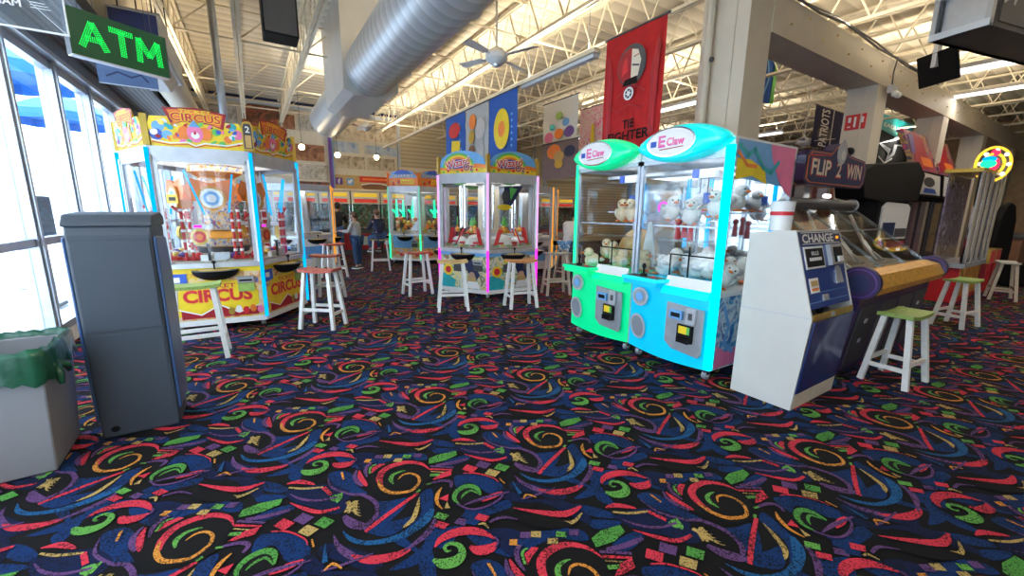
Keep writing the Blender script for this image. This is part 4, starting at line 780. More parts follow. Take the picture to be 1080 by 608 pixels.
# plush birds
pm('plush_grey', (.55,.56,.58), .95, var=.15, scale=30); pm('plush_white', (.78,.77,.74), .95, var=.06, scale=30); pm('plush_tan', (.62,.40,.16), .95, var=.15, scale=40); pm('plush_orange', (.85,.22,.06), .9); pm('plush_cream', (.80,.66,.45), .95, var=.1, scale=30)
def plush(body, wing, label, group):
    t = thing('plush_bird', label, 'plush toy', group=group)
    m = MB(); m.sph((0,0,.09), (.095,.08,.09), body, 14, 9); m.sph((.05,0,.19), (.06,.058,.058), body, 12, 8); m.sph((-.1,0,.1), (.05,.04,.02), wing, 8, 5)
    for s_ in (-1, 1): m.sph((-.01,s_*.075,.1), (.07,.018,.045), wing, 10, 6); m.sph((.098,s_*.026,.205), .009, 'black', 6, 4)
    m.build('body', t, smooth=True)
    m = MB(); m.sph((.115,0,.182), (.035,.022,.013), 'plush_orange', 8, 5); m.build('beak', t, smooth=True)
    for s_ in (-1, 1):
        m = MB(); m.sph((.06,s_*.045,.012), (.045,.024,.012), 'plush_orange', 8, 5); m.build('foot', t, smooth=True)
    return t
pa = plush('plush_white', 'plush_grey', 'white and grey plush bird with orange beak and feet heaped in the cyan-lit crane game', 'plush birds heaped in the cyan-lit crane game')
first = True; rnd = random.Random(5)
def heap(y0, y1, lab, grp, n, src):
    global first
    for i in range(n):
        x = 3.48+.75*rnd.random(); y = y0+(y1-y0)*rnd.random(); z = .835+.10*rnd.random()*(1 if i > n//2 else 0)
        if first and src is pa: src.location = (x, y, z); src.rotation_euler.z = rnd.random()*6; src['label'] = lab; src['group'] = grp; first = False
        else:
            o = dup(src, (x, y, z), rnd.random()*6, lab, grp); o.rotation_euler.x = rnd.uniform(-.5,.5)
heap(2.02, 2.75, 'white and grey plush bird with orange beak and feet heaped in the cyan-lit crane game', 'plush birds heaped in the cyan-lit crane game', 20, pa)
pb = plush('plush_cream', 'plush_white', 'cream plush bird with orange beak heaped in the green-lit crane game', 'plush birds heaped in the green-lit crane game'); pb.location = (3.6, 3.3, .84)
heap(2.98, 3.68, 'cream plush bird with orange beak heaped in the green-lit crane game', 'plush birds heaped in the green-lit crane game', 11, pb)
for i, (x, y, z) in enumerate([(3.5,2.1,1.46),(3.48,2.35,1.39),(3.52,2.6,1.42),(3.85,2.15,1.52),(3.85,2.5,1.52)]):
    dup(pa, (x, y, z), 3.14+i*.5, 'white and grey plush bird sitting on the upper rail of the cyan-lit crane game', 'plush birds on the rail of the cyan-lit crane game')
for i, (x, y, z) in enumerate([(3.5,3.05,1.4),(3.5,3.2,1.4)]):
    dup(pb, (x, y, z), 3.1+i*.6, 'plush bird with orange beak sitting on the upper rail of the green-lit crane game', 'plush birds on the rail of the green-lit crane game')
m = MB(); m.sph((0,0,0), (.20,.30,.36), 'plush_tan', 22, 12, 0, .5); m.lathe([(0,0),(.2,0)], 'plush_tan'); o = m.build('plush_cushion', loc=(4.05,3.42,.95), smooth=True)
tag(o, 'large domed tan plush cushion standing in the green-lit crane game', 'plush toy')
m = MB(); m.prism([(-.1,0),(.1,0),(.02,.5),(-.04,.5)], (0,0,0), (0,1,0), (0,0,1), (.02,0,0), 'white_plastic'); o = m.build('prize_card', loc=(3.75,3.03,.90)); tag(o, 'pale tapering board standing among the plush birds in the green-lit crane game', 'board')
for i, (y, z) in enumerate([(2.7,1.30),(2.62,1.32),(2.55,1.28)]):
    m = MB(); m.cyl((0,0,0),(0,0,.16),.035,'red',.02,8); m.sph((0,0,.18),.035,'red',8,5); o = m.build('plush_lobster', loc=(3.8,y,z-.07)); tag(o, 'red plush toy on the clear shelf of the cyan-lit crane game', 'plush toy', 'red plush toys on the clear shelf')
m = MB(); m.tube([(0,.06*math.cos(a),.06*math.sin(a)) for a in [i*2*PI/16 for i in range(16)]], .014, 'led_magenta', 8, closed=True); o = m.build('neon_ring', loc=(4.0,3.06,1.56)); tag(o, 'glowing pink ring on the back of the green-lit crane game', 'light')

# ================================================================ CHANGE MACHINE
t = thing('change_machine', 'white and blue coin change machine labelled CHANGE beside the cyan-lit crane game', 'change machine', (3.38, 1.28, 0))
m = MB(); prof = [(0,0),(-.055,.74),(.13,1.385),(.46,1.355),(.47,0)]
m.prism(prof, (0,0,0), (0,1,0), (0,0,1), (.018,0,0), 'change_white'); m.prism(prof, (.742,0,0), (0,1,0), (0,0,1), (.018,0,0), 'change_white')
m.prism([(.0,.0),(-.012,.13),(.46,.13),(.46,0)], (.018,.0,0), (0,1,0), (0,0,1), (.724,0,0), 'cream_paint')
m.prism([(.13,1.36),(.13,1.385),(.46,1.355),(.46,1.33)], (.018,0,0), (0,1,0), (0,0,1), (.724,0,0), 'change_white'); m.box((.018,.44,.13),(.742,.46,1.34),'change_white')
m.prism([(-.002,.13),(-.045,.715),(.44,.715),(.44,.13)], (.018,0,0), (0,1,0), (0,0,1), (.724,0,0), 'change_white'); m.build('cabinet', t, bevel=.004)
m = MB(); m.box((-.002,-.05,.742),(0,.46,.748),'frame_grey'); m.build('side_seam', t)
pm('change_blue', (.006,.03,.17), .3, coat=.3); pm('change_panel', (.012,.05,.26), .35)
m = MB(); g = Fr((0,0,0),(1,0,0),(0,-.0675,.74)); m.fbox(g, .02,.14,.74,.725,-.003,.004,'change_blue'); m.build('lower_door', t)
m = MB(); gs = Fr((0,-.050,.74),(1,0,0),(0,.180,.645)); gs = Fr(gs.p(0,0,-.002),gs.u,gs.v); m.fbox(gs, .02,.07,.74,.655,-.01,.0,'change_panel'); m.fbox(gs,.02,.555,.74,.655,.0,.006,'navy'); m.build('upper_panel', t)
m = MB(); m.text(gs,'CHANGE',.325,.603,.068,.009,'white',w=.54); m.fbox(gs,.05,.558,.71,.563,.006,.008,'white'); m.fbox(gs,.05,.645,.71,.65,.006,.008,'white'); m.sph(gs.p(.66,.60,.01),.013,'led_orange',8,5); m.fbox(gs,.62,.632,.72,.65,.006,.01,'silver'); m.build('lettering', t)
m = MB(); m.fbox(gs,.06,.37,.38,.54,0,.006,'white'); m.fbox(gs,.075,.385,.365,.525,.006,.009,'black'); m.text(gs,'BILLS',.22,.487,.03,.011,'white',w=.12); 
for k in range(7): m.fbox(gs,.12+.03*k,.43,.14+.03*k,.455,.009,.011,'white')
m.build('instruction_plate', t)
m = MB(); m.fbox(gs,.45,.38,.68,.545,0,.03,'grey_metal'); m.fbox(gs,.50,.40,.63,.52,.03,.04,'black'); m.fbox(gs,.525,.40,.61,.445,.04,.05,'white_plastic'); m.poly(gs,[(.53,.23),(.66,.23),(.64,.34),(.62,.37),(.56,.37),(.54,.34)],.002,'silver',.006); m.build('bill_slot', t)
m = MB(); m.fbox(gs,.07,.19,.21,.30,0,.005,'white'); m.fbox(gs,.085,.205,.195,.225,.005,.007,'orange'); m.fbox(gs,.085,.24,.195,.28,.005,.007,'tan'); m.fbox(gs,.03,.115,.7,.12,0,.003,'light_blue'); m.fbox(gs,.03,.185,.7,.188,0,.003,'light_blue'); m.fbox(gs,.25,.12,.34,.165,0,.01,'grey_metal'); m.build('notice', t)
m = MB(); m.box((.02,-.045,.715),(.74,.02,.72),'silver'); m.box((.02,-.055,.72),(.74,-.05,.775),'gold'); m.fbox(Fr((0,-.056,.72),(1,0,0),(0,0,1)),.33,.01,.39,.045,0,.002,'silver'); m.build('coin_tray', t)
m = MB(); m.cyl((.3,.0,.77),(.3,.03,.77),.03,'black'); m.build('coin_chute', t)
# stacked paper cups on top
m = MB(); m.lathe([(.0,0),(.075,0),(.085,.22),(.0,.22)], 'white_plastic', n=20); m.lathe([(.085,.22),(.089,.23),(.083,.23)], 'white_plastic', n=20); m.lathe([(.0825,.12),(.0845,.15)], 'red', n=20)
o = m.build('plastic_tub', loc=(3.60,1.62,1.372), smooth='auto'); tag(o, 'white plastic tub with a red label standing on the change machine', 'tub')

# ================================================================ ATM FROM BEHIND
pm('atm_slate', (.040,.054,.074), .5, var=.05, scale=2); pm('atm_side_window_blue', (.045,.10,.24), .32, var=.05, scale=2)  # side colour carries the blue window light falling on the slate
t = thing('cash_machine', 'dark slate cash machine seen from behind, between the bin and the clown ticket game', 'cash machine', (-.76, 3.46, 0))
m = MB(); prof = [(0,0),(0,1.33),(.02,1.40),(.42,1.38),(.43,1.10),(.41,.6),(.34,.1),(.34,0)]
m.prism(prof, (-.20,0,0), (0,1,0), (0,0,1), (.40,0,0), 'atm_slate'); m.build('body', t, bevel=.012)
m = MB(); sp = [(.01,.12),(.01,1.32),(.36,1.30),(.42,1.05),(.40,.6),(.34,.12)]
m.prism(sp, (.20,0,0), (0,1,0), (0,0,1), (.018,0,0), 'atm_side_window_blue'); m.prism(sp, (-.218,0,0), (0,1,0), (0,0,1), (.018,0,0), 'atm_side_window_blue'); m.build('side_cover', t, bevel=.01)
m = MB(); m.prism([(.0,1.40),(.05,1.455),(.36,1.47),(.43,1.44),(.43,1.38),(.0,1.38)], (-.21,0,0), (0,1,0), (0,0,1), (.42,0,0), 'atm_slate'); m.build('top_cap', t, bevel=.015)
g = Fr((0,0,0),(1,0,0),(0,0,1)); m = MB(); m.fbox(g,-.185,.72,.185,1.30,.001,.006,'atm_slate'); m.build('rear_door', t, bevel=.003)
m = MB(); m.fbox(g,-.18,.10,.18,.70,.001,.003,'atm_slate'); m.build('rear_panel', t, bevel=.002)
m = MB(); m.ell(g,-.13,.06,.022,.02,.003,'black',.004); m.build('cable_hole', t)

# ================================================================ WASTE BIN
pm('bin_grey', (.23,.23,.245), .5, var=.04, scale=3); pm('liner_green', (.012,.085,.045), .3, var=.3, scale=12, bump=.5)
t = thing('waste_bin', 'large grey waste bin with a dark green liner at the left edge', 'bin', (-1.33, 3.39, 0), R(3))
m = MB()
def ringsq(w, d, z): return [(-w,-d,z),(w,-d,z),(w,d,z),(-w,d,z)]
vs = ringsq(.235,.235,0)+ringsq(.275,.275,.70)+ringsq(.255,.255,.70)+ringsq(.22,.22,.03); fs = [(3,2,1,0)]
for j in range(3):
    for i in range(4): fs.append((j*4+i, j*4+(i+1) % 4, j*4+4+(i+1) % 4, j*4+4+i))
fs.append((12,13,14,15)); m.add(vs, fs, 'bin_grey'); m.build('bin_body', t, bevel=.02)
m = MB(); N = 64; prev = []; rings = []
def sq(a, w):
    c, s_ = math.cos(a), math.sin(a); k = w/max(abs(c), abs(s_))**.9; return c*k, s_*k
rl = random.Random(3)
for (w, z, jit) in ((.262,.52,.004),(.262,.70,.006),(.277,.735,.012),(.288,.70,.008),(.290,.62,.012),(.286,.56,.03)):
    rg = []
    for i in range(N):
        a = 2*PI*i/N; x, y = sq(a, w+rl.uniform(-jit,jit)*.5); rg.append((x, y, z+rl.uniform(-jit,jit)+(.02*math.sin(3*a) if z < .6 else 0)))
    rings.append(rg)
vs = sum(rings, []); m.add(vs, [(j*N+i, j*N+(i+1) % N, (j+1)*N+(i+1) % N, (j+1)*N+i) for j in range(len(rings)-1) for i in range(N)], 'liner_green')
m.sph((.27,-.12,.60), (.03,.05,.035), 'liner_green', 12, 8); m.tube([(.28,-.12,.60),(.30,-.16,.56),(.31,-.19,.50)], [.02,.022,.012], 'liner_green', 8); m.tube([(.28,-.1,.60),(.31,-.05,.57),(.31,-.03,.53)], [.02,.02,.012], 'liner_green', 8)
m.build('bin_liner', t, smooth=True)

# ================================================================ RIGHT SIDE: COIN PUSHER "FLIP 2 WIN"
pm('flip_purple', (.035,.018,.10), .35, coat=.3, var=.2, scale=6); pm('flip_gold', (.70,.38,.06), .35, .4, var=.25, scale=30)
t = thing('coin_pusher_game', 'dark purple coin flipping game with sloping glass, gold rail and a FLIP 2 WIN sign', 'arcade game', (4.55, 1.35, 0))
W = 2.1
m = MB(); body = [(.05,0),(-.04,.72),(-.04,.86),(.2,.92),(1.1,.98),(1.1,0)]; m.prism(body, (0,0,0), (0,1,0), (0,0,1), (W,0,0), 'flip_purple')
for k in range(4):
    g = Fr((.05+k*W/4,.05,.0),(1,0,0),(0,-.09,.72)); g = Fr(g.o, g.u, g.v); m.fbox(g, .02,.06,W/4-.08,.68,.002,.012,'dark_grey'); m.fbox(g,.2,.5,.26,.54,.012,.02,'silver'); m.fbox(g,.2,.30,.25,.34,.012,.02,'silver')
m.build('cabinet', t)
m = MB(); m.prism([(-.14,.80),(-.16,.86),(-.10,.97),(.02,1.0),(.12,.98),(.05,.80)], (.05,0,0), (0,1,0), (0,0,1), (W-.1,0,0), 'flip_gold'); m.build('front_rail', t)
for x in (0., W):
    m = MB(); q = Vector((x-.03,-.02,.90)); e = Vector((x+.03,-.02,.90)); m.cyl(q, e, .15, 'flip_purple', n=28); m.cyl(q-Vector((.006,0,0)), e+Vector((.006,0,0)), .13, 'purple', n=28); m.cyl(q-Vector((.012,0,0)), e+Vector((.012,0,0)), .12, 'flip_purple', n=28); m.cyl(q-Vector((.016,0,0)), e+Vector((.016,0,0)), .08, 'navy', n=24); m.build('rail_end', t)
m = MB(); m.cyl((-.05,.85,1.62),(W+.05,.85,1.62),.07,'dark_grey',n=16); m.cyl((W+.05,.85,1.62),(W+.08,.85,1.62),.085,'silver',n=16); m.cyl((-.08,.85,1.62),(-.05,.85,1.62),.13,'purple',n=20); m.cyl((-.09,.85,1.62),(-.08,.85,1.62),.10,'flip_purple',n=20); m.build('top_bar', t)
gl = Fr((0,.02,.97),(1,0,0),(0,.80,.62)); Ls = math.hypot(.8,.62)
for a in (.05, W/3+.02, 2*W/3+.0):
    m = MB(); m.fbox(gl, a, 0, a+W/3-.05, Ls, 0, .008, 'glass'); m.build('sloping_glass', t)
m = MB()
for a in (.03, W/3, 2*W/3-.02, W-.03): m.fbox(gl, a-.018, 0, a+.018, Ls, -.004, .018, 'acrylic')
m.fbox(gl, 0, Ls*.55, W, Ls*.55+.025, .008, .016, 'acrylic'); m.build('glass_strip', t)
m = MB(); m.box((.05,.15,.93),(W-.05,1.05,.97),'playfield'); m.box((.1,.2,.97),(W-.1,.75,.985),'coins'); m.box((.1,.7,.985),(W-.1,1.0,1.05),'coins'); m.build('playfield', t)
m = MB()
for a in (.35,.9,1.5): m.tube([(a,.25,1.0),(a+.1,.45,1.12),(a+.25,.6,1.3),(a+.3,.72,1.5)], .018, 'silver', 8); m.bar((a,.3,.99),(a+.12,.5,1.2),.05,.02,'silver')
m.build('coin_ramp', t)
blotch('flip_back_art', [(.03,.02,.06),(.35,.05,.05),(.5,.3,.1),(.1,.08,.2)], 4)
m = MB(); m.box((.05,1.02,.95),(W-.05,1.10,1.85),'flip_back_art'); m.box((-.02,.2,.9),(.0,1.1,1.0),'flip_purple'); m.prism([(.3,.95),(.95,1.55),(1.08,1.7),(1.08,.95)],(-.03,0,0),(0,1,0),(0,0,1),(.03,0,0),'flip_purple'); m.build('back_panel', t)
m = MB(); g = Fr((.50,.86,1.83),(1,0,0),(0,0,1))
sh = [(0,.04),(.1,0),(1.6,0),(1.68,.06),(1.70,.25),(1.62,.34),(1.1,.38),(.95,.48),(.75,.48),(.62,.38),(.08,.36),(0,.3)]
m.poly(g, sh, 0, 'flip_purple', .1); c = (.84,.2)
m.poly(g, [(c[0]+(x-c[0])*.94, c[1]+(y-c[1])*.9) for x, y in sh], .101, 'orange', .002); m.poly(g, [(c[0]+(x-c[0])*.92, c[1]+(y-c[1])*.86) for x, y in sh], .104, 'navy', .002)
for b, x, w_ in (('FLIP',.38,.50),('2',.85,.14),('WIN',1.3,.46)):
    m.text(g, b, x, .19, .19, .108, 'red', w=w_+.02); m.text(g, b, x, .192, .165, .110, 'cream_paint', w=w_-.02)
m.ell(g, .86,.38,.12,.13,.108,'silver',.01,14); m.ell(g,.88,.36,.05,.06,.12,'white',n=10); m.strokef(g,[(.8,.48),(.86,.52),(.93,.47)],.03,.12,'silver'); m.strokef(g,[(.05,.30),(.6,.34)],.02,.109,'deep_red'); m.build('sign_board', t)
m = MB(); m.box((.9,.9,1.66),(1.05,1.0,1.83),'silver'); m.build('sign_bracket', t); m = MB(); m.box((1.5,.9,1.66),(1.6,1.0,1.83),'silver'); m.build('sign_bracket', t); m = MB(); m.cyl((1.2,.80,1.72),(1.32,.80,1.72),.025,'lamp_soft'); m.build('small_lamp', t)
# black cabinet seen from behind/side
t = thing('arcade_cabinet', 'big black arcade cabinet hood over a white monitor panel, behind the coin flipping game', 'arcade game', (7.1, 2.05, .08))
m = MB(); m.prism([(0,2.02),(.4,2.14),(2.3,2.30),(2.75,2.12),(2.6,1.66),(.9,1.62),(.2,1.66)], (0,.2,0), (1,0,0), (0,0,1), (0,.35,0), 'black'); m.build('hood', t, bevel=.02)
m = MB(); m.box((1.0,.25,-.08),(2.55,.9,1.64),'black'); m.build('body', t, bevel=.02)
m = MB(); g = Fr((1.05,.25,.95),(1,0,0),(0,0,1)); m.poly(g,[(.05,.1),(1.35,.08),(1.35,.60),(1.2,.66),(.2,.68),(.05,.6)],.002,'white_plastic',.02); m.fbox(g,.15,.12,.7,.36,.024,.03,'navy'); m.fbox(g,.75,.12,1.3,.26,.024,.03,'dark_grey'); m.fbox(g,.4,-.08,1.35,.05,.0,.02,'deep_red'); m.build('monitor_panel', t)

# ================================================================ TICKET TOWERS AT FAR RIGHT
blotch('hero_art', [(.35,.03,.05),(.6,.06,.08),(.1,.05,.2),(.55,.3,.05),(.05,.04,.08)], 3.5, kind='noise')
blotch('painted_reflections', [(.05,.04,.08),(.3,.27,.36),(.12,.08,.2),(.6,.55,.68)], 5, rough=.15)  # purple and pale reflections painted into the inner panel colour
def tower(name, label, x, y, w, topper):
    t = thing(name, label, 'arcade game', (x, y, 0)); m = MB()
    m.box((0,0,0),(w,.9,.55),'dark_grey'); m.box((0,.02,.55),(w,.9,.6),'black'); m.fbox(Fr((0,0,0),(1,0,0),(0,0,1)),.05,.1,w-.05,.45,.0,.01,'silver'); m.build('base_cabinet', t)
    m = MB()
    for a in (0, w/2-.02, w-.04):
        for b in (0, .86): m.box((a,b,.6),(a+.04,b+.04,1.7),'dark_grey')
    m.box((0,.4,.6),(w,.44,1.68),'painted_reflections'); m.build('tower_frame', t)
    m = MB(); m.box((.04,.01,.6),(w-.04,.016,1.7),'glass'); m.build('front_glass', t)
    m = MB(); m.bar((w*.3,.25,.7),(w*.3,.25,1.2),.03,.03,'led_magenta'); m.sph((w*.7,.3,1.1),.05,'led_magenta',8,5); m.sph((w*.6,.3,.75),.06,'red',8,5); m.sph((w*.2,.3,.8),.07,'purple',8,5); m.build('prize_display', t)
    m = MB(); m.prism([(0,1.68),(-.10,1.75),(-.05,2.2),(.15,2.25),(.6,2.2),(.6,1.68)], (0,0,0), (0,1,0), (0,0,1), (w,0,0), 'black')
    g = Fr((0,-.09,1.76),(1,0,0),(0,.05,.44)); m.poly(g,[(.05,.03),(w-.05,.03),(w-.08,.40),(.08,.42)],.004,'white_plastic',.008); m.ell(g,w*.45,.26,w*.25,.09,.014,'dark_grey',n=18); m.poly(g,[(w*.2,.06),(w*.8,.06),(w*.7,.14),(w*.25,.15)],.014,'blue'); m.build('display_head', t, bevel=.01)
    m = MB(); m.prism([(0,0),(.06,0),(.40,.72),(.30,.74)], (.0,.0,2.22), (0,-.4,0) if False else (0,1,0), (0,0,1), (w*.98,0,0), 'hero_art')
    g = Fr((0,-.0,2.22),(1,0,0),(0,.3,.74)); m.poly(g,[(w*.05,.05),(w*.6,.05),(w*.75,.7),(w*.2,.75)],.006,'deep_red',.003); m.poly(g,[(w*.35,.1),(w*.8,.1),(w*.8,.28),(w*.35,.28)],.012,'orange',.003); m.poly(g,[(w*.02,.3),(w*.2,.35),(w*.3,.72),(w*.1,.7)],.012,'purple',.003)
    m.strokef(g,[(w*.8,.1),(w*.95,.3),(w*1.02,.25)],.03,.013,'dark_grey'); m.build('topper', t)
    return t
tower('prize_tower_game', 'dark glass prize tower with a red picture topper, just right of the black cabinet', 10.8, 2.62, 1.5, 1).scale.z = 1.07
tower('prize_tower_game', 'second glass prize tower with a picture topper, beside the chrome columns', 12.46, 2.62, 1.5, 1).scale.z = 1.07
t = thing('wheel_game', 'chrome-posted glass game with a glowing yellow and red wheel on top, at far right', 'arcade game', (10.15, 1.62, 0))
m = MB(); m.box((.05,.05,0),(1.6,.45,.62),'red'); m.box((0,0,.62),(1.65,.48,.70),'silver')
for k in range(6): m.box((.1+k*.26,.03,.1),(.2+k*.26,.05,.6),'gold')
m.build('base_cabinet', t)
for x in (.02, .38, .8, 1.25, 1.6):
    m = MB(); m.cyl((x,.03,.7),(x,.03,2.25),.045 if x < .5 else .035,'chrome',n=12); m.build('chrome_post', t)
m = MB(); m.box((.02,.04,.7),(1.6,.046,2.2),'hazy_glass'); m.build('front_glass', t)
m = MB(); m.box((.1,.40,.7),(1.55,.42,2.2),'painted_reflections'); m.box((-.1,0,2.22),(1.65,.45,2.28),'gold'); m.build('top_frame', t)
m = MB(); c = Vector((1.1,.1,2.42)); wu = Vector((.8,-.6,0)); wn = Vector((-.6,-.8,0))
WP = lambda x, z, d=0.: c+wu*x+Vector((0,0,z))+wn*d
for r_ in (.29,.18):
    m.tube([WP(r_*math.cos(a),r_*math.sin(a)) for a in [i*2*PI/26 for i in range(26)]], .022, 'led_yellow', 8, closed=True)
m.sph(c, (.08,.08,.12), 'led_red', 10, 6); m.sph(WP(0,.2), .06, 'led_red', 8, 5)
for i in range(8): a = i*PI/4; m.sph(WP(.235*math.cos(a),.235*math.sin(a),.02), .032, 'lamp_soft', 8, 5); m.bar(c, WP(.28*math.cos(a),.28*math.sin(a)), .014, .014, 'gold')
m.cyl(c-Vector((0,0,.42)), c-Vector((0,0,.1)), .03, 'dark_grey'); m.build('light_wheel', t)
m = MB(); m.sph((.72,.1,2.40),(.10,.10,.07),'led_green',10,6); m.sph((.75,.1,2.48),(.09,.09,.05),'led_cyan',10,6); m.cyl((.74,.1,2.27),(.74,.1,2.36),.02,'dark_grey'); m.build('light_lens', t)
for i in range(2):
    m = MB(); m.box((-.25,-.2,0),(.25,.2,.62),'deep_red'); m.box((-.27,-.22,.62),(.27,.22,.9),'gold')
    for k in range(5): m.box((-.24+.1*k,-.225,.64),(-.19+.1*k,-.22,.88),'red'); m.box((-.24+.1*k,-.205,.05),(-.2+.1*k,-.2,.6),'red')
    o = m.build('ticket_bin', loc=(12.3+.56*i,1.8,0)); o.scale = (.85,.85,.95); tag(o, ['red and gold striped bin under the chrome columns, nearer the prize towers','red and gold striped bin under the chrome columns, nearer the black seat'][i], 'bin', 'striped ticket bins')
t = thing('high_back_seat', 'tall black high-backed seat silhouetted against the tan wall at the right edge', 'seat', (14.2, 1.75, 0), R(-20))
m = MB(); m.prism([(-.28,0),(.28,0),(.3,.8),(.26,1.4),(.15,1.72),(0,1.8),(-.15,1.72),(-.26,1.4),(-.3,.8)], (0,0,.02), (1,0,0), (0,0,1), (0,.14,0), 'black'); m.build('backrest', t, bevel=.04)
m = MB(); m.box((-.3,-.5,.0),(.3,.0,.5),'black'); m.build('seat', t, bevel=.04)
t = thing('dark_counter', 'dark brown low counter behind the black seat at the right edge', 'counter', (15.2, 1.6, 0)); m = MB(); m.box((0,0,0),(3,.8,1.0),'brown'); m.build('counter_body', t); m = MB(); m.box((-.05,-.05,1.),(3.05,.85,1.06),'dark_grey'); m.build('counter_top', t)

# ================================================================ OVERHEAD THINGS
# big spiral duct with its square drop
t = thing('spiral_duct', 'large round silver spiral duct under the roof, dropping from a square plenum', 'duct', (1.94, 0, 3.86))
stripes('spiral_metal', (.60,.62,.64), (.42,.44,.46), 5., 'Y', .38, duty=.04, metal=.5, bump=.06)
m = MB(); m.cyl((0,-3,0),(0,12.3,0),.42,'spiral_metal',n=40)
for y in (1.5,4.,6.5,11.): m.cyl((0,y,.4),(0,y,1.13),.012,'dark_grey',n=6)
d = m.build('round_duct', t, smooth='auto')
m = MB(); m.cyl((0,12.3,0),(0,12.36,0),.435,'silver',n=36); m.cyl((0,12.36,0),(0,12.37,0),.36,'dark_grey',n=32); m.build('end_grille', t)
pm('galvanised', (.55,.56,.56), .45, .35, var=.05, scale=3)
m = MB(); m.prism([(-.46,1.13),(-.46,-.36),(-.30,-.44),(.30,-.44),(.46,-.30),(.46,1.13)], (0,7.6,0), (1,0,0), (0,0,1), (0,1.85,0), 'galvanised'); m.build('plenum', t)
for i, y in enumerate((3.0, 4.3, 6.6, 10.5)):
    m = MB(); m.sph((.30,y,-.26), (.06,.09,.05), 'silver', 12, 6); m.build('bracket', t)
m = MB(); m.cyl((-1.0,8.6,3.62),(-1.0,13.2,3.62),.22,'cream_paint',n=24)
for y in (9.,11.,13.): m.cyl((-1.0,y,3.8),(-1.0,y,5.0),.01,'dark_grey',n=6)
o = m.build('round_duct', smooth='auto'); tag(o, 'cream painted round duct running along the top of the window wall', 'duct')
# silver pole
m = MB(); m.cyl((0,0,0),(0,0,4.95),.055,'alu',n=16); m.cyl((0,0,3.4),(0,0,3.45),.065,'silver',n=16); m.cyl((0,0,0),(0,0,.02),.1,'silver',n=16); o = m.build('steel_pole', loc=(-.24,8.2,0), smooth='auto'); tag(o, 'slender silver steel pole rising behind the clown game to the roof', 'pole')
# hanging heater
t = thing('unit_heater', 'long grey unit heater hung under the roof behind the ATM sign', 'heater', (-1.15, 6.5, 3.32))
m = MB(); m.box((0,0,0),(.45,1.8,.36),'galvanised'); m.build('casing', t, bevel=.02)
m = MB(); m.prism([(0,0),(.40,0),(.3,-.14),(.06,-.14)], (0,.15,0), (1,0,0), (0,0,1), (0,1.5,0), 'silver'); m.build('lower_shroud', t)
m = MB(); m.box((.02,-.01,.03),(.43,.0,.33),'navy'); m.box((.451,.1,.02),(.455,1.7,.06),'alu'); m.build('front_panel', t)
m = MB()
for y in (.3,1.5):
    for x in (.06,.36): m.cyl((x,y,.36),(x,y,1.62),.008,'dark_grey',n=6)
m.box((.0,.4,.36),(.42,.9,.5),'grey_metal'); m.build('hanger', t)
# LED ATM sign
u = Vector((.40,.28,0)).normalized()
g = Fr((-.885,3.90,2.47), u, (0,0,1)); t = thing('led_sign', 'black LED sign spelling ATM in green lights, hung above the cash machine', 'sign', (-.66,4.06,2.47), math.atan2(.28,.40))
L = .54; H = .285
gl_ = Fr((-L/2,0,0),(1,0,0),(0,0,1)); m = MB(); pm('sign_face', (.003,.035,.012), .35, emit=.25, ecol=(0,.12,.03)); m.box((-L/2,0,0),(L/2,.045,H),'black'); m.fbox(gl_,0,0,L,H,0,.004,'sign_face'); m.build('sign_case', t)
m = MB(); m.box((-L/2,-.008,-.008),(L/2,.05,.0),'alu'); m.box((-L/2-.004,-.008,0),(-L/2,.05,H),'dark_grey'); m.box((L/2,-.008,0),(L/2+.004,.05,H),'dark_grey'); m.build('sign_rim', t)
def dots(m, fr, strokes, ox, oy, sx, sy, c, mat):
    for st in strokes:
        for (x0,y0),(x1,y1) in zip(st, st[1:]):
            n = max(2, int(math.hypot((x1-x0)*sx,(y1-y0)*sy)/.0095))
            dx, dy = (x1-x0)*sx, (y1-y0)*sy; l = math.hypot(dx,dy); nx, ny = -dy/l, dx/l
            for i in range(n+1):
                for w in (-1.5,-.5,.5,1.5):
                    f_ = i/n; m.ell(fr, ox+(x0+(x1-x0)*f_)*sx+nx*w*.0095, oy+(y0+(y1-y0)*f_)*sy+ny*w*.0095, .0036, .0036, c, mat, n=6)
for k, st in enumerate(([[(0,0),(.5,1),(1,0)],[(.2,.35),(.8,.35)]], [[(0,1),(1,1)],[(.5,1),(.5,0)]], [[(0,0),(.05,1),(.5,.3),(.95,1),(1,0)]])):
    m = MB(); dots(m, gl_, st, .055+.155*k, .065, .125, .155, .006, 'led_sign_green'); m.build('led_letter', t)
m = MB()
for x in (-.2,.2): m.cyl((x,.02,H),(x,.02,2.5),.002,'dark_grey',n=5)
m.build('hanger', t)
# acrylic sign, lettering seen from behind
t = thing('acrylic_sign', 'clear hanging acrylic sign with white reversed lettering in the top left corner', 'sign', (-1.2, 3.6, 2.49)); g = Fr((-.35,0,0),(1,0,0),(0,0,1))
m = MB(); m.box((-.35,0,0),(.385,.012,.34),'acrylic'); m.build('panel', t)
m = MB(); m.box((-.35,-.002,-.004),(.389,.014,.004),'white_plastic'); m.box((.383,-.002,0),(.389,.014,.34),'white_plastic'); m.strokef(g,[(.42,.34),(.73,.0)],.005,-.001,'white'); m.build('edge_trim', t)
m = MB(); m.text(g,'MARIN',.49,.125,.036,.002,'white',w=.15,mirror=True)
for k in range(3): m.fbox(g,.60,.115+.014*k,.68-.01*k,.118+.014*k,.001,.002,'white')
m.build('lettering', t)
m = MB(); m.cyl((-.3,.006,.34),(-.3,.006,2.4),.002,'dark_grey',n=5); m.cyl((.36,.006,.34),(.36,.006,2.4),.002,'dark_grey',n=5); m.build('hanger', t)
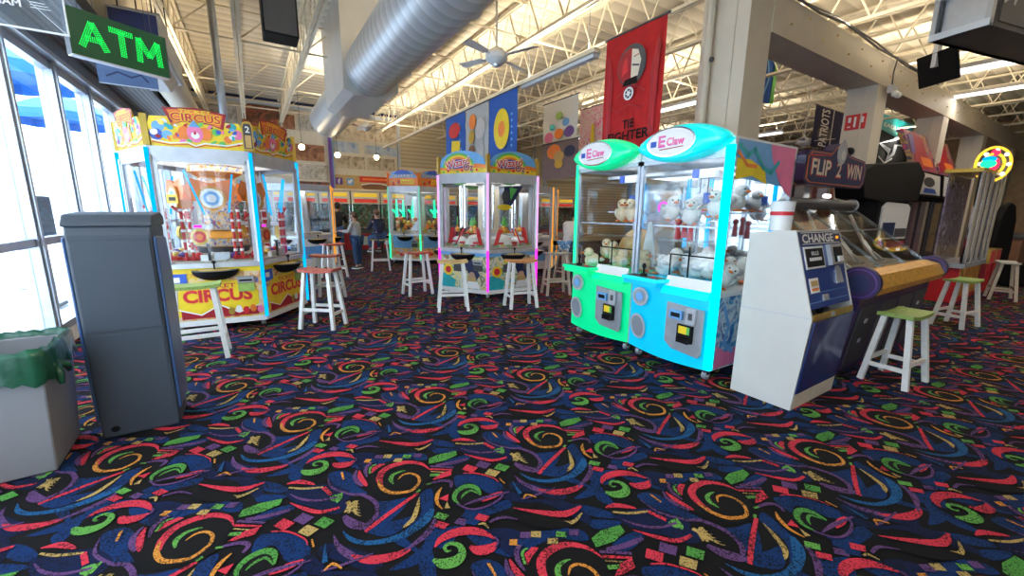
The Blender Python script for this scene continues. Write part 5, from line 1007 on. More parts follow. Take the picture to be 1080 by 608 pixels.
t = thing('glass_sign', 'small blue tinted glass sign hung below and behind the ATM sign', 'sign', (-.74,4.62,2.46)); m = MB(); pm('blue_sign', (.10,.16,.30), .2); m.box((-.18,0,0),(.18,.01,.14),'blue_sign'); g = Fr((-.18,0,0),(1,0,0),(0,0,1)); m.strokef(g,[(.05,.06),(.12,.1),(.2,.07),(.26,.1),(.3,.05)],.012,.001,'navy'); m.fbox(g,0,0,.36,.006,0,.003,'silver'); m.build('panel', t); m = MB(); m.cyl((-.15,.005,.14),(-.15,.005,2.4),.002,'dark_grey',n=5); m.cyl((.15,.005,.14),(.15,.005,2.4),.002,'dark_grey',n=5); m.build('hanger', t)
# black loudspeaker under the roof
t = thing('hanging_speaker', 'black box loudspeaker hanging under the roof left of the silver duct', 'speaker', (.50,6.0,3.56)); m = MB(); m.box((-.19,0,0),(.19,.35,.6),'black'); m.build('cabinet', t, bevel=.01)
m = MB(); m.box((-.17,-.01,.02),(.17,0,.58),'dark_grey'); m.build('grille', t); m = MB(); m.cyl((0,.2,.6),(0,.2,1.4),.02,'cream_paint'); m.build('bracket', t)
# ceiling fans
def fan(x, y, z, label, rz):
    t = thing('ceiling_fan', label, 'ceiling fan', (x, y, z), rz, 'white ceiling fans')
    m = MB(); m.cyl((0,0,.1),(0,0,4.97-z),.014,'white_paint'); m.build('rod', t)
    m = MB(); m.lathe([(0,-.10),(.09,-.09),(.15,-.03),(.15,.03),(.09,.09),(.04,.12),(0,.12)], 'white_paint', n=24); m.lathe([(0,-.13),(.05,-.12),(.06,-.09)], 'silver', n=18); m.build('motor', t, smooth='auto')
    for k in range(4):
        a = k*PI/2; m = MB(); m.T = Matrix.Rotation(a, 4, 'Z'); m.bar((.12,0,.0),(.24,0,.0),.04,.008,'silver')
        vs = [(.22,-.05,-.008),(.62,-.07,-.014),(.64,.06,.014),(.22,.05,.008)]; m.add(vs+[(x,y,z+.008) for x,y,z in vs], [(3,2,1,0),(4,5,6,7),(0,1,5,4),(1,2,6,5),(2,3,7,6),(3,0,4,7)], 'white_paint'); m.build('blade', t)
fan(3.0, 5.16, 3.56, 'nearer white ceiling fan, right of the silver duct', .4)
fan(2.9, 12.2, 3.78, 'far white ceiling fan in front of the picture wall', .2)
fan(12.2, 5.2, 3.35, 'white ceiling fan seen between the two nearest pillars', .3)
# bare bulbs on the far side
for i, (x, y, z, l) in enumerate([(1.35,13.2,3.22,'glowing bare bulb beneath the end of the silver duct'),(2.28,13.2,3.08,'glowing bare bulb before the picture wall, left of the far fan'),(3.40,13.2,3.10,'glowing bare bulb before the picture wall, just under the far fan')]):
    t = thing('light_bulb', l, 'light bulb', (x, y, z), group='bare bulbs on the picture wall'); m = MB(); m.sph((0,0,0),.075,'bulb',12,8); m.build('globe', t); m = MB(); m.cyl((0,0,.06),(0,0,.12),.03,'dark_grey'); m.cyl((0,0,.12),(0,0,4.9-z),.006,'dark_grey',n=6); m.build('cord', t)
# strip lights
SL = []
def strip(x, y0, y1, z, label, on=True):
    t = thing('strip_light', label, 'strip light', (x, (y0+y1)/2, z), group='ceiling strip lights'); L = (y1-y0)/2
    m = MB(); m.box((-.07,-L,0),(.07,L,.06),'white_paint'); m.build('housing', t)
    m = MB(); m.prism([(-.07,0),(-.05,-.05),(.05,-.05),(.07,0)], (0,-L+.02,0), (1,0,0), (0,0,1), (0,2*L-.04,0), 'lamp_soft' if on else 'white_plastic'); m.build('diffuser', t)
    m = MB(); m.cyl((0,-L*.8,.06),(0,-L*.8,4.95-z),.006,'grey_metal',n=6); m.cyl((0,L*.8,.06),(0,L*.8,4.95-z),.006,'grey_metal',n=6); m.build('hanger', t)
m = MB(); m.box((-.05,0,-.03),(.05,11.3,.03),'truss_cream'); o = m.build('lighting_channel', loc=(4.40,4.7,3.80)); tag(o, 'long white lighting channel from which the character banners hang', 'channel')
strip(4.46, 4.75, 6.7, 3.78, 'white strip light left of the red banner', False)
strip(8.4, 5.5, 8.0, 3.9, 'strip light over the middle of the hall beyond the red banner')
strip(12.8, .2, 3.4, 4.0, 'strip light beyond the girder at far right')
strip(8.5, -.2, 2.2, 3.5, 'strip light hanging before the black television')
for i, (x, y) in enumerate([(9.6,10.5),(1.2,1.2),(-.3,1.0),(6.2,-1.6),(11,-2),(14,7.5),(18,5),(15,12)]): strip(x, y-.9, y+.9, 4.0, ['strip light far back over the middle of the hall','added unseen strip light above the open carpet','added unseen strip light above the carpet near the windows','added unseen strip light behind the viewer near the coin pusher','added unseen strip light behind the viewer at far right','strip light over the far right of the hall','strip light near the tan east wall','strip light by the far wall at right'][i])  # the strips out of view are added for general light
# banners
def banner(name, label, x, y0, y1, z0, z1, base, deco, side=-1, axis='x', slack=.02):
    """cloth hung from its top edge; gently rippled, seen from the west (axis x) or south (axis y)"""
    t = thing(name, label, 'banner', (0,0,0)); W = abs(y1-y0)
    if axis == 'x': g = Fr((x, y1, z0), (0,-1,0), (0,0,1))
    else: g = Fr((y0, x, z0), (1,0,0), (0,0,1))
    t.location = g.o; g0 = Fr((0,0,0), g.u, g.v); m = MB(); n = 14; k = 10; vs = []
    for j in range(k+1):
        for i in range(n+1):
            a = i/n; b = j/k; vs.append(g0.p(a*W, b*(z1-z0), slack*math.sin(a*9+b*2)*(1-b)))
    N = n+1; fs = [(j*N+i, j*N+i+1, (j+1)*N+i+1, (j+1)*N+i) for j in range(k) for i in range(n)]
    m.add(vs, fs, base)
    gd = Fr(g0.p(0,0,slack+.004), g.u, g.v); deco(m, gd, W, z1-z0); m.build('cloth', t)
    m = MB(); m.cyl(g0.p(-.03,z1-z0,0), g0.p(W+.03,z1-z0,0), .014, 'dark_grey', n=8); m.build('rod', t); return t
pm('cloth_red', (.42,.004,.006), .8, var=.12); pm('cloth_blue', (.02,.10,.42), .8); pm('cloth_grey', (.42,.44,.45), .8); pm('cloth_navy', (.012,.012,.07), .8); pm('cloth_teal', (.0,.16,.15), .8); pm('cloth_black', (.01,.01,.012), .8)
def d_red(m, g, W, H):
    for s_ in (-1, 1):
        m.poly(g, [(W/2+s_*.42*W,.1*H),(W/2+s_*.34*W,.1*H),(W/2+s_*.32*W,.62*H),(W/2+s_*.41*W,.86*H),(W/2+s_*.45*W,.8*H)], .001, 'deep_red')
        m.strokef(g, [(W/2+s_*.40*W,.15*H),(W/2+s_*.39*W,.8*H)], .008, .003, 'red')
    m.ell(g, .5*W,.70*H,.24*W,.17*H,.002,'dark_grey',n=24); m.ell(g,.46*W,.70*H,.19*W,.14*H,.003,'deep_red',n=22)
    m.poly(g, [(.5*W,.58*H),(.62*W,.60*H),(.66*W,.72*H),(.6*W,.81*H),(.5*W,.83*H)], .004, 'cream_paint')
    m.poly(g, [(.36*W,.54*H),(.62*W,.54*H),(.6*W,.60*H),(.4*W,.59*H)], .005, 'black')
    m.strokef(g, [(.28*W,.46*H),(.5*W,.55*H),(.75*W,.46*H)], .02, .004, 'deep_red')
    m.poly(g,[(.34*W,.62*H),(.44*W,.66*H),(.42*W,.78*H),(.36*W,.74*H)],.0045,'red'); m.strokef(g,[(.52*W,.70*H),(.63*W,.68*H)],.02,.006,'dark_grey'); m.strokef(g,[(.54*W,.76*H),(.62*W,.77*H)],.012,.006,'deep_red')
    m.ell(g,.48*W,.47*H,.085*W,.055*H,.006,'white',n=20); m.ell(g,.48*W,.47*H,.06*W,.04*H,.007,'dark_grey',n=18); m.ell(g,.48*W,.47*H,.03*W,.02*H,.008,'white',n=12)
    for i in range(6): a = i*PI/3; m.strokef(g,[(.48*W,.47*H),(.48*W+.055*W*math.cos(a),.47*H+.037*H*math.sin(a))],.009,.0085,'white')
    m.strokef(g, [(.12*W,.40*H),(.3*W,.33*H),(.5*W,.38*H),(.7*W,.33*H),(.9*W,.40*H)], .015, .004, 'deep_red')
    m.text(g,'TIE',.5*W,.215*H,.075*H,.005,'black',w=.2*W); m.text(g,'FIGHTER',.5*W,.115*H,.085*H,.005,'black',w=.72*W)
banner('hanging_banner', 'long red cloth banner with black TIE FIGHTER lettering, above the crane games', 4.12, 3.29, 4.22, 2.30, 3.70, 'cloth_red', d_red)
def d_blue(m, g, W, H):
    m.ell(g,.5*W,.48*H,.28*W,.30*H,.002,'yellow',n=26)
    for i in range(6): m.ell(g,.86*W,(.2+.09*i)*H,.03*W,.02*H,.002,'light_blue',n=8)
    m.ell(g,.5*W,.48*H,.12*W,.12*H,.003,'orange',n=18)
banner('hanging_banner', 'blue cloth banner with a yellow and orange disc, nearest of three over the rainbow game', 4.15, 6.40, 7.42, 2.45, 3.66, 'cloth_blue', d_blue)
def d_grey(m, g, W, H):
    for i, (x, y, r_, k) in enumerate([(.35,.75,.16,'orange'),(.3,.5,.14,'gold'),(.3,.25,.15,'brown'),(.7,.6,.22,'silver'),(.7,.25,.18,'grey_metal')]): m.ell(g,x*W,y*H,r_*W,r_*H*.8,.002+i*.0005,k,n=16)
banner('hanging_banner', 'grey cloth banner with faded orange and brown patches, middle one over the rainbow game', 4.15, 7.46, 8.46, 2.45, 3.66, 'cloth_grey', d_grey)
def d_b2(m, g, W, H):
    m.poly(g,[(.3*W,.2*H),(.7*W,.15*H),(.8*W,.5*H),(.35*W,.55*H)],.002,'yellow'); m.ell(g,.5*W,.72*H,.3*W,.14*H,.003,'red',n=18)
    for i in range(5): m.ell(g,(.85-.03*i)*W,(.2+.15*i)*H,.04*W,.03*H,.003,'light_blue',n=8)
banner('hanging_banner', 'narrow blue cloth banner with yellow and red patches, leftmost over the rainbow game', 4.15, 8.5, 9.55, 2.45, 3.66, 'cloth_blue', d_b2)
def d_white(m, g, W, H):
    for i, (x, y, r_, k) in enumerate([(.2,.1,.14,'pink'),(.5,.15,.13,'orange'),(.8,.15,.14,'purple'),(.3,.35,.08,'teal'),(.7,.4,.1,'light_blue'),(.5,.6,.1,'lime')]): m.ell(g,x*W,y*H,r_*W,r_*H,.002+i*.0005,k,n=16)
banner('hanging_banner', 'white banner with pastel pink and orange shapes, between the blue and red banners', 6.0, 6.9, 8.1, 3.1, 3.95, 'white_paint', d_white)
def d_p(m, g, W, H):
    for i, (x, y, r_, k) in enumerate([(.35,.75,.2,'orange'),(.5,.6,.15,'tan'),(.8,.7,.15,'navy'),(.5,.4,.12,'gold')]): m.ell(g,x*W,y*H,r_*W,r_*H,.002+i*.0005,k,n=16)
pm('cloth_mauve', (.20,.15,.17), .8); banner('hanging_banner', 'dull mauve banner with orange patches, directly below the white pastel banner', 6.0, 6.85, 8.1, 2.25, 3.06, 'cloth_mauve', d_p)
blotch('pink_art', [(.8,.1,.3),(.9,.4,.5),(.85,.75,.7),(.7,.05,.15)], 8)
banner('hanging_banner', 'bright pink and white banner peeking out left of the red banner', 7.0, 7.0, 7.95, 2.6, 3.95, 'pink_art', lambda m, g, W, H: m.poly(g,[(.4*W,.1*H),(.6*W,.1*H),(.55*W,.7*H),(.45*W,.7*H)],.002,'yellow'))
def d_ln(m, g, W, H): m.poly(g,[(.72*W,0),(W,0),(W,H),(.85*W,H)],.002,'green'); m.strokef(g,[(.2*W,.1*H),(.5*W,.5*H),(.3*W,.9*H)],.05,.003,'light_blue')
banner('hanging_banner', 'blue and green banner right behind the thick near pillar', 5.0, 9.4, 9.98, 3.9, 4.85, 'cloth_blue', d_ln, axis='y')
def d_pat(m, g, W, H):
    m.text(g,'PATRIOTS',.27*W,.5*H,.22*W,.003,'white',w=H*.9,rot=PI/2); m.fbox(g,.47*W,0,.5*W,H,.001,.003,'silver'); m.ell(g,.3*W,.35*H,.2*W,.2*H,.001,'dark_grey',n=18)
banner('hanging_banner', 'dark navy sports banner with white upright lettering, left of the second pillar', 5.0, 12.1, 14.2, 3.2, 4.2, 'cloth_navy', d_pat, axis='y')
def d_eag(m, g, W, H):
    m.poly(g,[(0,H*.72),(0,H),(W,H),(W,.6*H),(.7*W,.62*H)],.001,'teal'); m.text(g,'EAGLES',.38*W,.82*H,.08*H,.003,'white',w=.55*W)
    m.poly(g,[(.05*W,.45*H),(.5*W,.62*H),(.85*W,.78*H),(.78*W,.5*H),(.6*W,.5*H),(.55*W,.3*H),(.3*W,.12*H),(.35*W,.3*H)],.002,'silver'); m.poly(g,[(.12*W,.46*H),(.5*W,.58*H),(.78*W,.7*H),(.7*W,.53*H),(.5*W,.5*H),(.48*W,.34*H),(.38*W,.24*H),(.42*W,.4*H)],.003,'black'); m.strokef(g,[(.1*W,.2*H),(.3*W,.1*H),(.5*W,.22*H)],.05,.004,'white')
banner('hanging_banner', 'black and teal sports banner with a silver eagle head, right of the second pillar', 5.0, 16.4, 19.4, 3.0, 4.55, 'cloth_black', d_eag, axis='y')
# pillar signs
t = thing('fire_sign', 'red rectangular safety sign high on the second pillar', 'sign', (8.597,2.94,2.90)); g = Fr((0,.14,0),(0,-.82,0),(0,0,1)); m = MB(); m.fbox(g,0,0,.28,.24,0,.006,'red'); m.fbox(g,.04,.12,.08,.2,.006,.008,'white'); m.fbox(g,.12,.04,.15,.2,.006,.008,'white'); m.fbox(g,.21,.10,.25,.19,.006,.008,'white'); m.fbox(g,.04,.04,.08,.06,.006,.008,'white'); m.build('plate', t)
m = MB(); m.cyl((0,0,0),(-.05,0,0),.05,'black_gloss',n=16); m.cyl((.0,0,0),(-.012,0,0),.07,'dark_grey',n=16); o = m.build('dome_camera', loc=(8.59,2.95,2.55)); tag(o, 'small round black camera on the second pillar below the red sign', 'camera')
t = thing('emergency_light', 'small grey floodlight fixed where the girder meets the second pillar', 'light', (8.95,2.67,3.5)); m = MB(); m.box((-.12,-.08,-.06),(.12,.0,.06),'silver'); m.build('housing', t); m = MB()
m.sph((-.08,-.1,-.08),.05,'white_plastic',10,6); m.sph((.08,-.1,-.08),.05,'white_plastic',10,6); m.tube([(.0,-.02,.06),(-.06,-.03,.25),(.02,-.03,.5)],.01,'dark_grey',6); m.build('lamp_head', t)
# cables over the girder
m = MB(); m.tube([(5.3,2.67,4.0),(6.2,2.66,3.97),(7.0,2.66,4.03),(8.2,2.66,3.97),(9.4,2.66,4.0),(10.5,2.66,3.99)], .016, 'dark_grey', 6); m.tube([(5.5,2.72,4.01),(6.8,2.7,4.08),(8.,2.64,4.01),(9.5,2.7,4.0),(11.5,2.7,4.01)], .012, 'dark_grey', 6); o = m.build('cable_bundle'); tag(o, 'dark cables draped along the top edge of the cream girder', 'cable')
# hanging sign box top right
t = thing('hanging_sign_box', 'dark hanging sign box with a grey metal frame in the top right corner', 'sign', (5.85,1.5,3.2), R(-13))
m = MB(); m.box((0,-.42,0),(2.4,0,.02),'dark_grey'); m.box((.02,-.05,.0),(2.4,-.0,.7),'dark_grey'); m.build('box_underside', t)
m = MB()
for y in (-.42,-.03):
    m.box((0,y,0),(.05,y+.04,.8),'galvanised')
m.box((-.005,-.42,0),(.05,.01,.06),'white_plastic'); m.box((-.005,-.42,.35),(.03,.01,.38),'galvanised'); m.box((0.,-.42,.78),(2.4,.01,.82),'galvanised'); m.box((.9,-.43,.0),(.96,-.40,.8),'galvanised'); m.build('metal_frame', t)
m = MB(); m.box((.06,-.38,.02),(.10,-.04,.7),'silver'); m.tube([(.0,-.2,.3),(.01,-.22,.5),(.02,-.18,.75)],.008,'dark_grey',6); m.build('inner_tray', t)
m = MB(); g = Fr((0,-.43,0),(1,0,0),(0,0,1)); m.fbox(g,.1,.04,2.4,.55,0,.008,'dark_grey'); m.fbox(g,.08,.58,2.4,.66,0,.02,'white_plastic'); m.strokef(g,[(.12,.2),(.3,.32),(.28,.2),(.36,.36)],.03,.01,'silver')
for k in range(5): m.ell(g,.5+.14*k,.34,.045,.07,.009,'silver',n=12); m.ell(g,.5+.14*k,.34,.02,.04,.010,'dark_grey',n=10)
m.fbox(g,1.2,.1,1.6,.16,.009,.012,'deep_red'); m.build('sign_face', t)
m = MB(); m.cyl((.2,-.1,.8),(.2,-.1,1.75),.012,'grey_metal'); m.cyl((2.2,-.1,.8),(2.2,-.1,1.75),.012,'grey_metal'); m.build('hanger', t)
# television
t = thing('television', 'black television hung tilted under the girder at upper right', 'television', (7.8,1.85,3.42), R(60)); m = MB(); m.T = Matrix.Rotation(R(-16), 4, 'X'); m.box((-.24,0,-.2),(.24,.05,.2),'black'); m.build('case', t, bevel=.01); m = MB(); m.T = Matrix.Rotation(R(-16), 4, 'X'); m.box((-.22,-.004,-.18),(.22,0,.18),'black_gloss'); m.build('screen', t)
m = MB(); m.box((-.03,.05,0),(.03,.10,.3),'white_plastic'); m.tube([(0,.08,.25),(0,.08,.6),(0,.08,.82)],.02,'white_plastic',8); m.build('bracket', t)
# AC cassette above
t = thing('air_vent_box', 'white box-shaped ventilation unit at the top, left of the red banner', 'vent', (3.9,3.3,4.35)); m = MB(); m.box((-.2,-.3,0),(.2,.45,.3),'white_paint'); m.build('casing', t, bevel=.02); m = MB(); m.cyl((.3,-.1,.05),(.3,-.1,.28),.12,'white_plastic',n=20); m.build('round_lamp', t)
m = MB(); m.tube([(4.3+.22*math.cos(a),2.95,4.2+.26*math.sin(a)) for a in [PI+i*PI/14 for i in range(15)]], .014, 'gold', 6); o = m.build('gold_tinsel'); tag(o, 'looped gold tinsel hanging from a roof truss left of the red banner', 'decoration')

# ================================================================ FAR WALL
blotch('photo_sepia', [(.18,.13,.08),(.42,.33,.22),(.62,.52,.38),(.3,.22,.14)], 3); blotch('photo_dark', [(.03,.02,.015),(.15,.05,.02),(.35,.08,.04),(.5,.35,.15)], 3)
blotch('photo_grey', [(.25,.23,.2),(.5,.46,.4),(.7,.66,.58)], 4); blotch('photo_brown', [(.12,.05,.03),(.35,.14,.07),(.55,.35,.2)], 3); blotch('photo_blue', [(.15,.25,.45),(.5,.58,.65),(.4,.3,.2)], 2)
PAN = [(-1.15,-.1,4.0,4.66,'photo_grey','pale grey crowd picture high at the left end of the far wall'),(.0,1.05,4.06,4.76,'photo_dark','dark framed picture with red carriage, highest on the far wall'),(1.1,1.5,4.1,4.6,'photo_brown','small red-brown picture right of the dark one'),
 (1.55,2.2,4.1,4.7,'photo_grey','pale picture panel behind the end of the silver duct'),(1.35,2.35,3.12,3.7,'photo_brown','reddish brown picture under the duct end'),(1.35,2.42,2.5,3.05,'photo_grey','wide pale street picture left of the purple post'),(1.4,2.42,2.2,2.45,'photo_dark','low dark striped picture left of the purple post'),
 (-.9,1.2,2.9,3.9,'photo_sepia','broad sepia picture behind the clown game banners'),(2.6,3.5,3.5,3.9,'photo_blue','blue sky picture between the glowing bulbs'),(2.7,4.9,3.95,4.7,'photo_sepia','large sepia street picture behind the far ceiling fan'),(3.7,4.9,3.5,3.85,'photo_blue','blue and brown picture at the right end of the picture wall'),(2.65,3.7,2.95,3.42,'photo_sepia','left sepia beach picture in the lower row'),(3.75,4.8,2.95,3.42,'photo_sepia','right sepia beach picture in the lower row')]
for x0, x1, z0, z1, k, l in PAN:
    t = thing('wall_picture', l, 'picture', ((x0+x1)/2,15.985,z0), group='pictures on the far wall'); w = (x1-x0)/2
    m = MB(); m.box((-w,-.03,0),(w,0,z1-z0),'dark_grey' if k == 'photo_dark' else 'cream_paint'); m.build('frame', t); m = MB(); m.box((-w+.02,-.034,.02),(w-.02,-.03,z1-z0-.02),k); m.build('print', t)
t = thing('wall_sign', 'cream wall sign with social media squares and a red strip, low on the far wall', 'sign', (3.75,15.94,2.25)); g = Fr((-1.25,0,0),(1,0,0),(0,0,1)); m = MB(); m.fbox(g,0,0,2.5,.48,0,.03,'tan'); m.build('board', t)
m = MB(); m.fbox(g,.12,.14,.36,.38,.03,.04,'purple'); m.text(g,'f',.24,.25,.18,.042,'white',w=.09); m.build('social_square', t); m = MB(); m.fbox(g,.5,.14,.74,.38,.03,.04,'light_blue'); m.poly(g,[(.54,.2),(.62,.19),(.69,.25),(.7,.33),(.63,.34),(.6,.28),(.55,.32)],.042,'white'); m.build('social_square', t)
m = MB(); m.fbox(g,.95,.26,2.2,.46,.03,.04,'red'); m.fbox(g,1.05,.33,2.1,.40,.04,.042,'orange'); m.ell(g,1.5,.1,.5,.14,.032,'brown',n=20); m.strokef(g,[(1.0,.16),(1.3,.22),(1.7,.22),(2.1,.14)],.04,.043,'white'); m.build('name_strip', t)
m = MB(); m.box((-.05,-.1,0),(.05,0,4.8),'purple'); m.box((.05,-.08,0),(.09,0,4.8),'light_blue'); o = m.build('purple_post', loc=(2.50,15.9,0)); tag(o, 'thin purple and blue upright post dividing the pictures on the far wall', 'post')
structure_shelf = MB(); structure_shelf.box((-1.5,15.2,2.15),(14,15.9,2.22),'cream_paint'); structure(structure_shelf.build('trim_4'))
# row of prize games along the far wall
blotch('shelf_goods', [(.55,.5,.4),(.2,.18,.15),(.7,.66,.6),(.35,.3,.2),(.5,.2,.1),(.2,.4,.2)], 14, kind='voronoi')
t = thing('wall_game', None, 'arcade game', group='prize games in a row along the far wall')
m = MB(); m.box((-.46,0,0),(.46,.8,.85),'dark_grey'); m.box((-.44,-.01,.15),(.44,0,.7),'deep_red'); m.box((-.42,-.015,.3),(.0,-.01,.6),'silver'); m.build('base_cabinet', t)
m = MB(); m.box((-.46,.0,.85),(-.42,.8,1.7),'chrome'); m.box((.42,0,.85),(.46,.8,1.7),'chrome'); m.box((-.42,.5,.9),(.42,.52,1.7),'shelf_goods'); m.build('glass_case', t)
m = MB(); m.box((-.42,.01,.86),(.42,.016,1.7),'glass'); m.build('front_glass', t)
m = MB(); m.box((-.47,-.04,1.70),(.47,.75,2.1),'cream_paint'); m.box((-.38,-.05,1.75),(.38,-.04,1.86),'marq_red'); m.box((-.38,-.05,1.93),(.38,-.04,2.05),'marq_yellow'); m.box((-.38,-.05,1.87),(.38,-.04,1.92),'white_plastic'); m.build('marquee', t)
LW = ['partly behind the clown game','second from the left end','third from the left end','directly behind the adults in navy','left of the wall seen past the child','above the child in grey','above the child in navy','behind the quarry game','behind the left part of the rainbow game','behind the middle of the rainbow game','behind the right part of the rainbow game','just right of the rainbow game','beyond the person in white','rightmost of the row']
for i in range(14):
    x = -.6+i*.98; l = 'far-row prize game with red and yellow topper, '+LW[i]
    if i == 0: t.location = (x, 14.6, 0); t['label'] = l
    else: dup(t, (x, 14.6, 0), 0, l)

# ================================================================ PEOPLE
def skin_obj(name, pts, edges, rad, mat, parent, root=0, sub=1):
    me = bpy.data.meshes.new(name); me.from_pydata(pts, edges, []); o = bpy.data.objects.new(name, me); COL.objects.link(o)
    sk = o.modifiers.new('skin', 'SKIN'); sk.use_smooth_shade = True
    lay = me.skin_vertices[0].data if me.skin_vertices else None
    if lay is None:
        bpy.context.view_layer.objects.active = o
        bm_ = __import__('bmesh').new(); bm_.from_mesh(me); bm_.verts.layers.skin.verify(); bm_.to_mesh(me); bm_.free(); lay = me.skin_vertices[0].data
    for i, r in enumerate(rad):
        lay[i].radius = r if isinstance(r, tuple) else (r, r); lay[i].use_root = (i == root)
    ss = o.modifiers.new('sub', 'SUBSURF'); ss.levels = sub; ss.render_levels = sub
    bpy.context.view_layer.update()
    dg = bpy.context.evaluated_depsgraph_get(); ev = o.evaluated_get(dg); nm = bpy.data.meshes.new_from_object(ev)
    bpy.data.objects.remove(o); nm.materials.clear(); nm.materials.append(MATS[mat]); nm.polygons.foreach_set('use_smooth', [True]*len(nm.polygons))
    q = bpy.data.objects.new(name, nm); COL.objects.link(q); q.parent = parent; return q
def person(label, loc, rz, h, seated, shirt, pants, hair, long_hair=False, arms='fwd', short=False, lean=.1, seat_z=.78, sleeve=1):
    """faces +x; h = standing height"""
    t = thing('person', label, 'person', (loc[0], loc[1], 0), rz); k = h/1.75
    if seated: hip = Vector((0, 0, seat_z+.09*k))
    else: hip = Vector((0, 0, .93*k))
    ch = hip+Vector((lean*.7, 0, .36*k)); nk = hip+Vector((lean*1.2, 0, .52*k)); hd = nk+Vector((.03, 0, .17*k)); top = hd+Vector((0, 0, .09*k))
    pts = [hip, (hip+ch)/2, ch, nk, nk+Vector((.01,0,.06*k)), hd-Vector((0,0,.04*k)), hd+Vector((0,0,.04*k)), top]
    rad = [(.10*k,.12*k), (.09*k,.115*k), (.095*k,.13*k), (.05*k,.06*k), .05*k, (.085*k,.075*k), (.098*k,.082*k), (.06*k,.055*k)]
    E = [(0,1),(1,2),(2,3),(3,4),(4,5),(5,6),(6,7)]; J = {}
    def addc(base, chain, rr):
        idx = base
        for p, r in zip(chain, rr): pts.append(p); rad.append(r); E.append((idx, len(pts)-1)); idx = len(pts)-1
        return idx
    for s_ in (-1, 1):
        sh = ch+Vector((.0, s_*.18*k, .10*k))
        if arms == 'fwd': el = sh+Vector((.12, s_*.05, -.25))*k; wr = el+Vector((.22, -s_*.02, .02))*k
        else: el = sh+Vector((-.02, s_*.06, -.28))*k; wr = el+Vector((.08, 0, -.24))*k
        d = (wr-el).normalized(); J[s_] = (sh, el, wr)
        a = addc(2, [sh, el, wr, wr+d*.07*k], [.055*k,.042*k,.028*k,.034*k])
        for f in range(4):
            b = wr+d*.09*k+Vector((0,(f-1.5)*.018*k,0)); addc(a, [b, b+d*(.035+.008*(f in (1,2)))*k+Vector((0,0,-.012))*k, b+d*.06*k+Vector((0,0,-.035))*k], [.010*k,.009*k,.008*k])
        addc(a, [wr+d*.05*k-Vector((0,s_*.04*k,0)), wr+d*.085*k-Vector((0,s_*.05*k,.01))], [.011*k,.009*k])
        hp = hip+Vector((0, s_*.09*k, -.03*k))
        if seated: kn = hp+Vector((.40, s_*.05, -.02))*k; an = kn+Vector((-.02, 0, -.40))*k
        else: kn = hp+Vector((.03*s_, 0, -.42))*k if False else hp+Vector((.03*s_*k, 0, -.42*k)); an = Vector((hp.x-.02, hp.y, .08*k))
        J[s_, 'leg'] = (hp, kn, an); addc(0, [hp, kn, an, an+Vector((.12,0,-.05))*k], [.075*k,.058*k,.038*k,.03*k])
    skin_obj('body', pts, E, rad, 'skin', t)
    # shirt and trousers follow the body
    p = [hip-Vector((0,0,.02)), (hip+ch)/2, ch, nk-Vector((0,0,.03*k))]; r = [(.15*k,.17*k),(.135*k,.16*k),(.145*k,.185*k),(.085*k,.10*k)]; e = [(0,1),(1,2),(2,3)]
    for s_ in (-1, 1):
        sh, el, wr = J[s_]; n = len(p); p += [sh, el]; r += [.072*k,.057*k]; e += [(2,n),(n,n+1)]
        if sleeve: p.append(wr-(wr-el)*.1); r.append(.042*k); e.append((n+1,n+2))
    skin_obj('top', p, e, r, shirt, t)
    p = [hip]; r = [(.15*k,.165*k)]; e = []
    for s_ in (-1, 1):
        hp, kn, an = J[s_, 'leg']; n = len(p)
        if short: p += [hp, kn+(hp-kn)*.1]; r += [.10*k,.088*k]; e += [(0,n),(n,n+1)]
        else: p += [hp, kn, an+Vector((0,0,.02))]; r += [.10*k,.075*k,.058*k]; e += [(0,n),(n,n+1),(n+1,n+2)]
    skin_obj('trousers', p, e, r, pants, t)
    for s_ in (-1, 1):
        an = J[s_, 'leg'][2]; m = MB(); m.sph((an.x+.06*k, an.y, an.z-.035*k), (.13*k,.048*k,.045*k), 'dark_grey', 12, 7); m.box((an.x-.06*k,an.y-.045*k,an.z-.08*k),(an.x+.18*k,an.y+.045*k,an.z-.06*k),'white_plastic'); m.build('shoe', t, smooth='auto')
    m = MB(); c = hd+Vector((-.012*k,0,.035*k)); m.sph(c, (.108*k,.096*k,.105*k), hair, 18, 10, 0, .52); m.sph(c+Vector((-.03*k,0,-.01*k)), (.088*k,.092*k,.10*k), hair, 16, 9)
    if long_hair: m.tube([c+Vector((-.05,0,.03))*k, c+Vector((-.09,0,-.12))*k, c+Vector((-.11,0,-.30))*k, c+Vector((-.10,0,-.42))*k], [.085*k,.10*k,.085*k,.03*k], hair, 14)
    m.build('hair', t, smooth=True)
    m = MB(); fx = hd.x+.083*k
    for s_ in (-1, 1): m.sph((fx,s_*.03*k,hd.z+.015*k), (.01*k,.014*k,.009*k), 'white', 8, 5); m.sph((fx+.007*k,s_*.03*k,hd.z+.015*k), .006*k, 'black', 6, 4); m.sph((hd.x-.005,s_*.082*k,hd.z), (.02*k,.01*k,.03*k), 'skin', 8, 5)
    m.sph((fx+.012*k,0,hd.z-.012*k), (.014*k,.012*k,.02*k), 'skin', 8, 5); m.sph((fx+.0*k,0,hd.z-.045*k), (.008*k,.024*k,.006*k), 'deep_red', 8, 4); m.build('face', t, smooth=True)
    return t
pm('cloth_jacket', (.02,.03,.075), .85, var=.2, scale=30); pm('cloth_lightgrey', (.42,.42,.43), .85, var=.12, scale=30); pm('denim', (.03,.07,.17), .85, var=.2, scale=40); pm('cloth_blacktop', (.01,.01,.014), .85); pm('cloth_white', (.75,.74,.72), .85)
blotch('patterned_shorts', [(.08,.2,.5),(.15,.4,.7),(.75,.8,.85),(.1,.25,.55)], 22, .85, kind='voronoi')
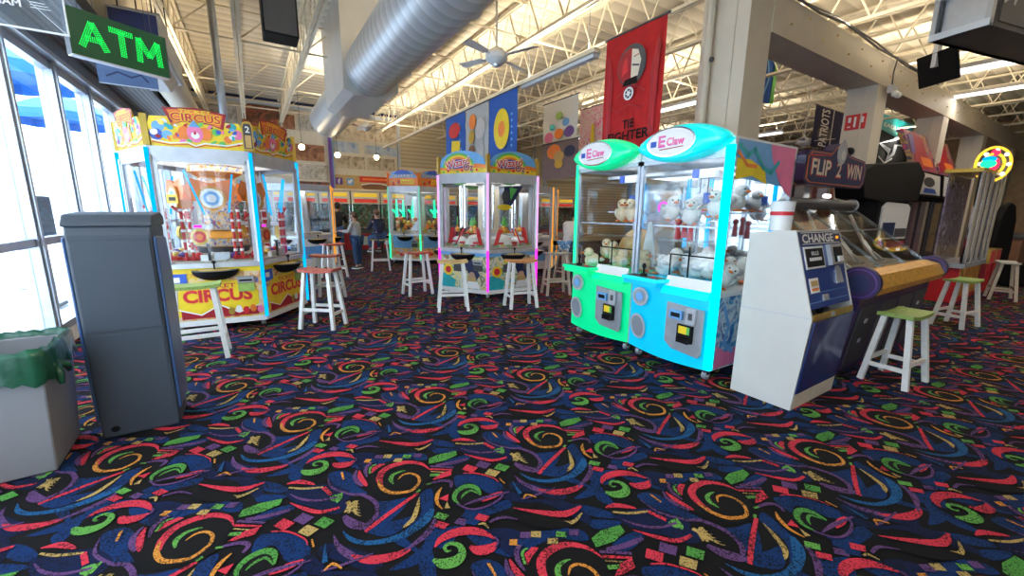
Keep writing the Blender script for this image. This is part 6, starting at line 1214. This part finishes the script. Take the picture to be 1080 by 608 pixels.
person('child in a grey sweatshirt and jeans standing at the far games', (2.22,10.95), R(140), 1.46, False, 'cloth_lightgrey', 'denim', 'hair_brown', lean=.03)
person('child in a navy top with short dark hair sitting on the olive-seated stool', (2.64,10.35), R(100), 1.40, True, 'cloth_jacket', 'denim', 'hair_brown', seat_z=.80, lean=.08)
person('adult with long brown hair in a navy jacket, back turned, behind the clear pusher', (1.5,13.55), R(95), 1.74, False, 'cloth_jacket', 'denim', 'hair_brown', long_hair=True)
person('adult in a dark blue jacket standing left of the long-haired adult at the far games', (.82,13.4), R(80), 1.70, False, 'cloth_jacket', 'cloth_blacktop', 'hair_brown', long_hair=True)
person('person in black top and jeans leaning forward, left of the child in grey', (2.15,13.2), R(75), 1.72, False, 'cloth_blacktop', 'denim', 'hair_dark', lean=.16)
person('person in a white shirt and blue patterned shorts seated beyond the green-lit crane game', (6.0,7.1), R(20), 1.72, True, 'cloth_white', 'patterned_shorts', 'hair_dark', short=True, seat_z=.68, lean=.26, sleeve=0)
o = stool('bar_stool', 'seat_grey', 'stool_beige', .68); o.location = (6.0,7.1,0); o['label'] = 'beige stool under the person in a white shirt'; o['group'] = 'wooden stools at the games'; protos['x'] = o

# ================================================================ LAMPS
def lamp(name, loc, sx, sy, power, col=(1,.93,.82), up=False):
    return area(name, loc, sx, sy, power, col, (PI, 0, 0) if up else (0, 0, 0))
WARM = (1,.87,.66)
for i, (x, y, z, p, on) in enumerate([(4.46,5.7,3.72,0,1),(8.4,6.75,3.84,28,1),(12.8,1.8,3.94,20,1),(8.5,1.0,3.44,14,1),(9.6,10.5,3.94,38,1),(1.2,1.2,3.94,28,1),(-.3,1.0,3.94,24,1),(6.2,-1.6,3.94,38,1),(11,-2,3.94,38,1),(14,7.5,3.94,30,1),(18,5,3.94,30,1),(15,12,3.94,30,1)]):
    if p: lamp('strip_lamp', (x, y, z), .1, 1.7, p)
    lamp('added_uplight', (x, y, z+.17), .1, 1.7, 55, WARM, True)  # upward lamp added above each strip to lighten the roof
for x, y, z in ((4.40,8.2,3.85),(4.40,11,3.85),(4.4,14,3.85),(-1.0,9.5,3.9),(-1.0,12.,3.9),(1.94,2.2,4.32),(1.94,5.5,4.32),(1.94,11,4.32),(7.,2.92,4.02),(10.8,2.92,4.02),(14.5,2.92,4.02)):
    lamp('added_ceiling_fill', (x, y, z), .35 if x < 4 else .12, 1.8, (46 if x > -.5 else 16), WARM, True)  # unseen lamps over ducts, channel and girder, added to brighten the ceiling
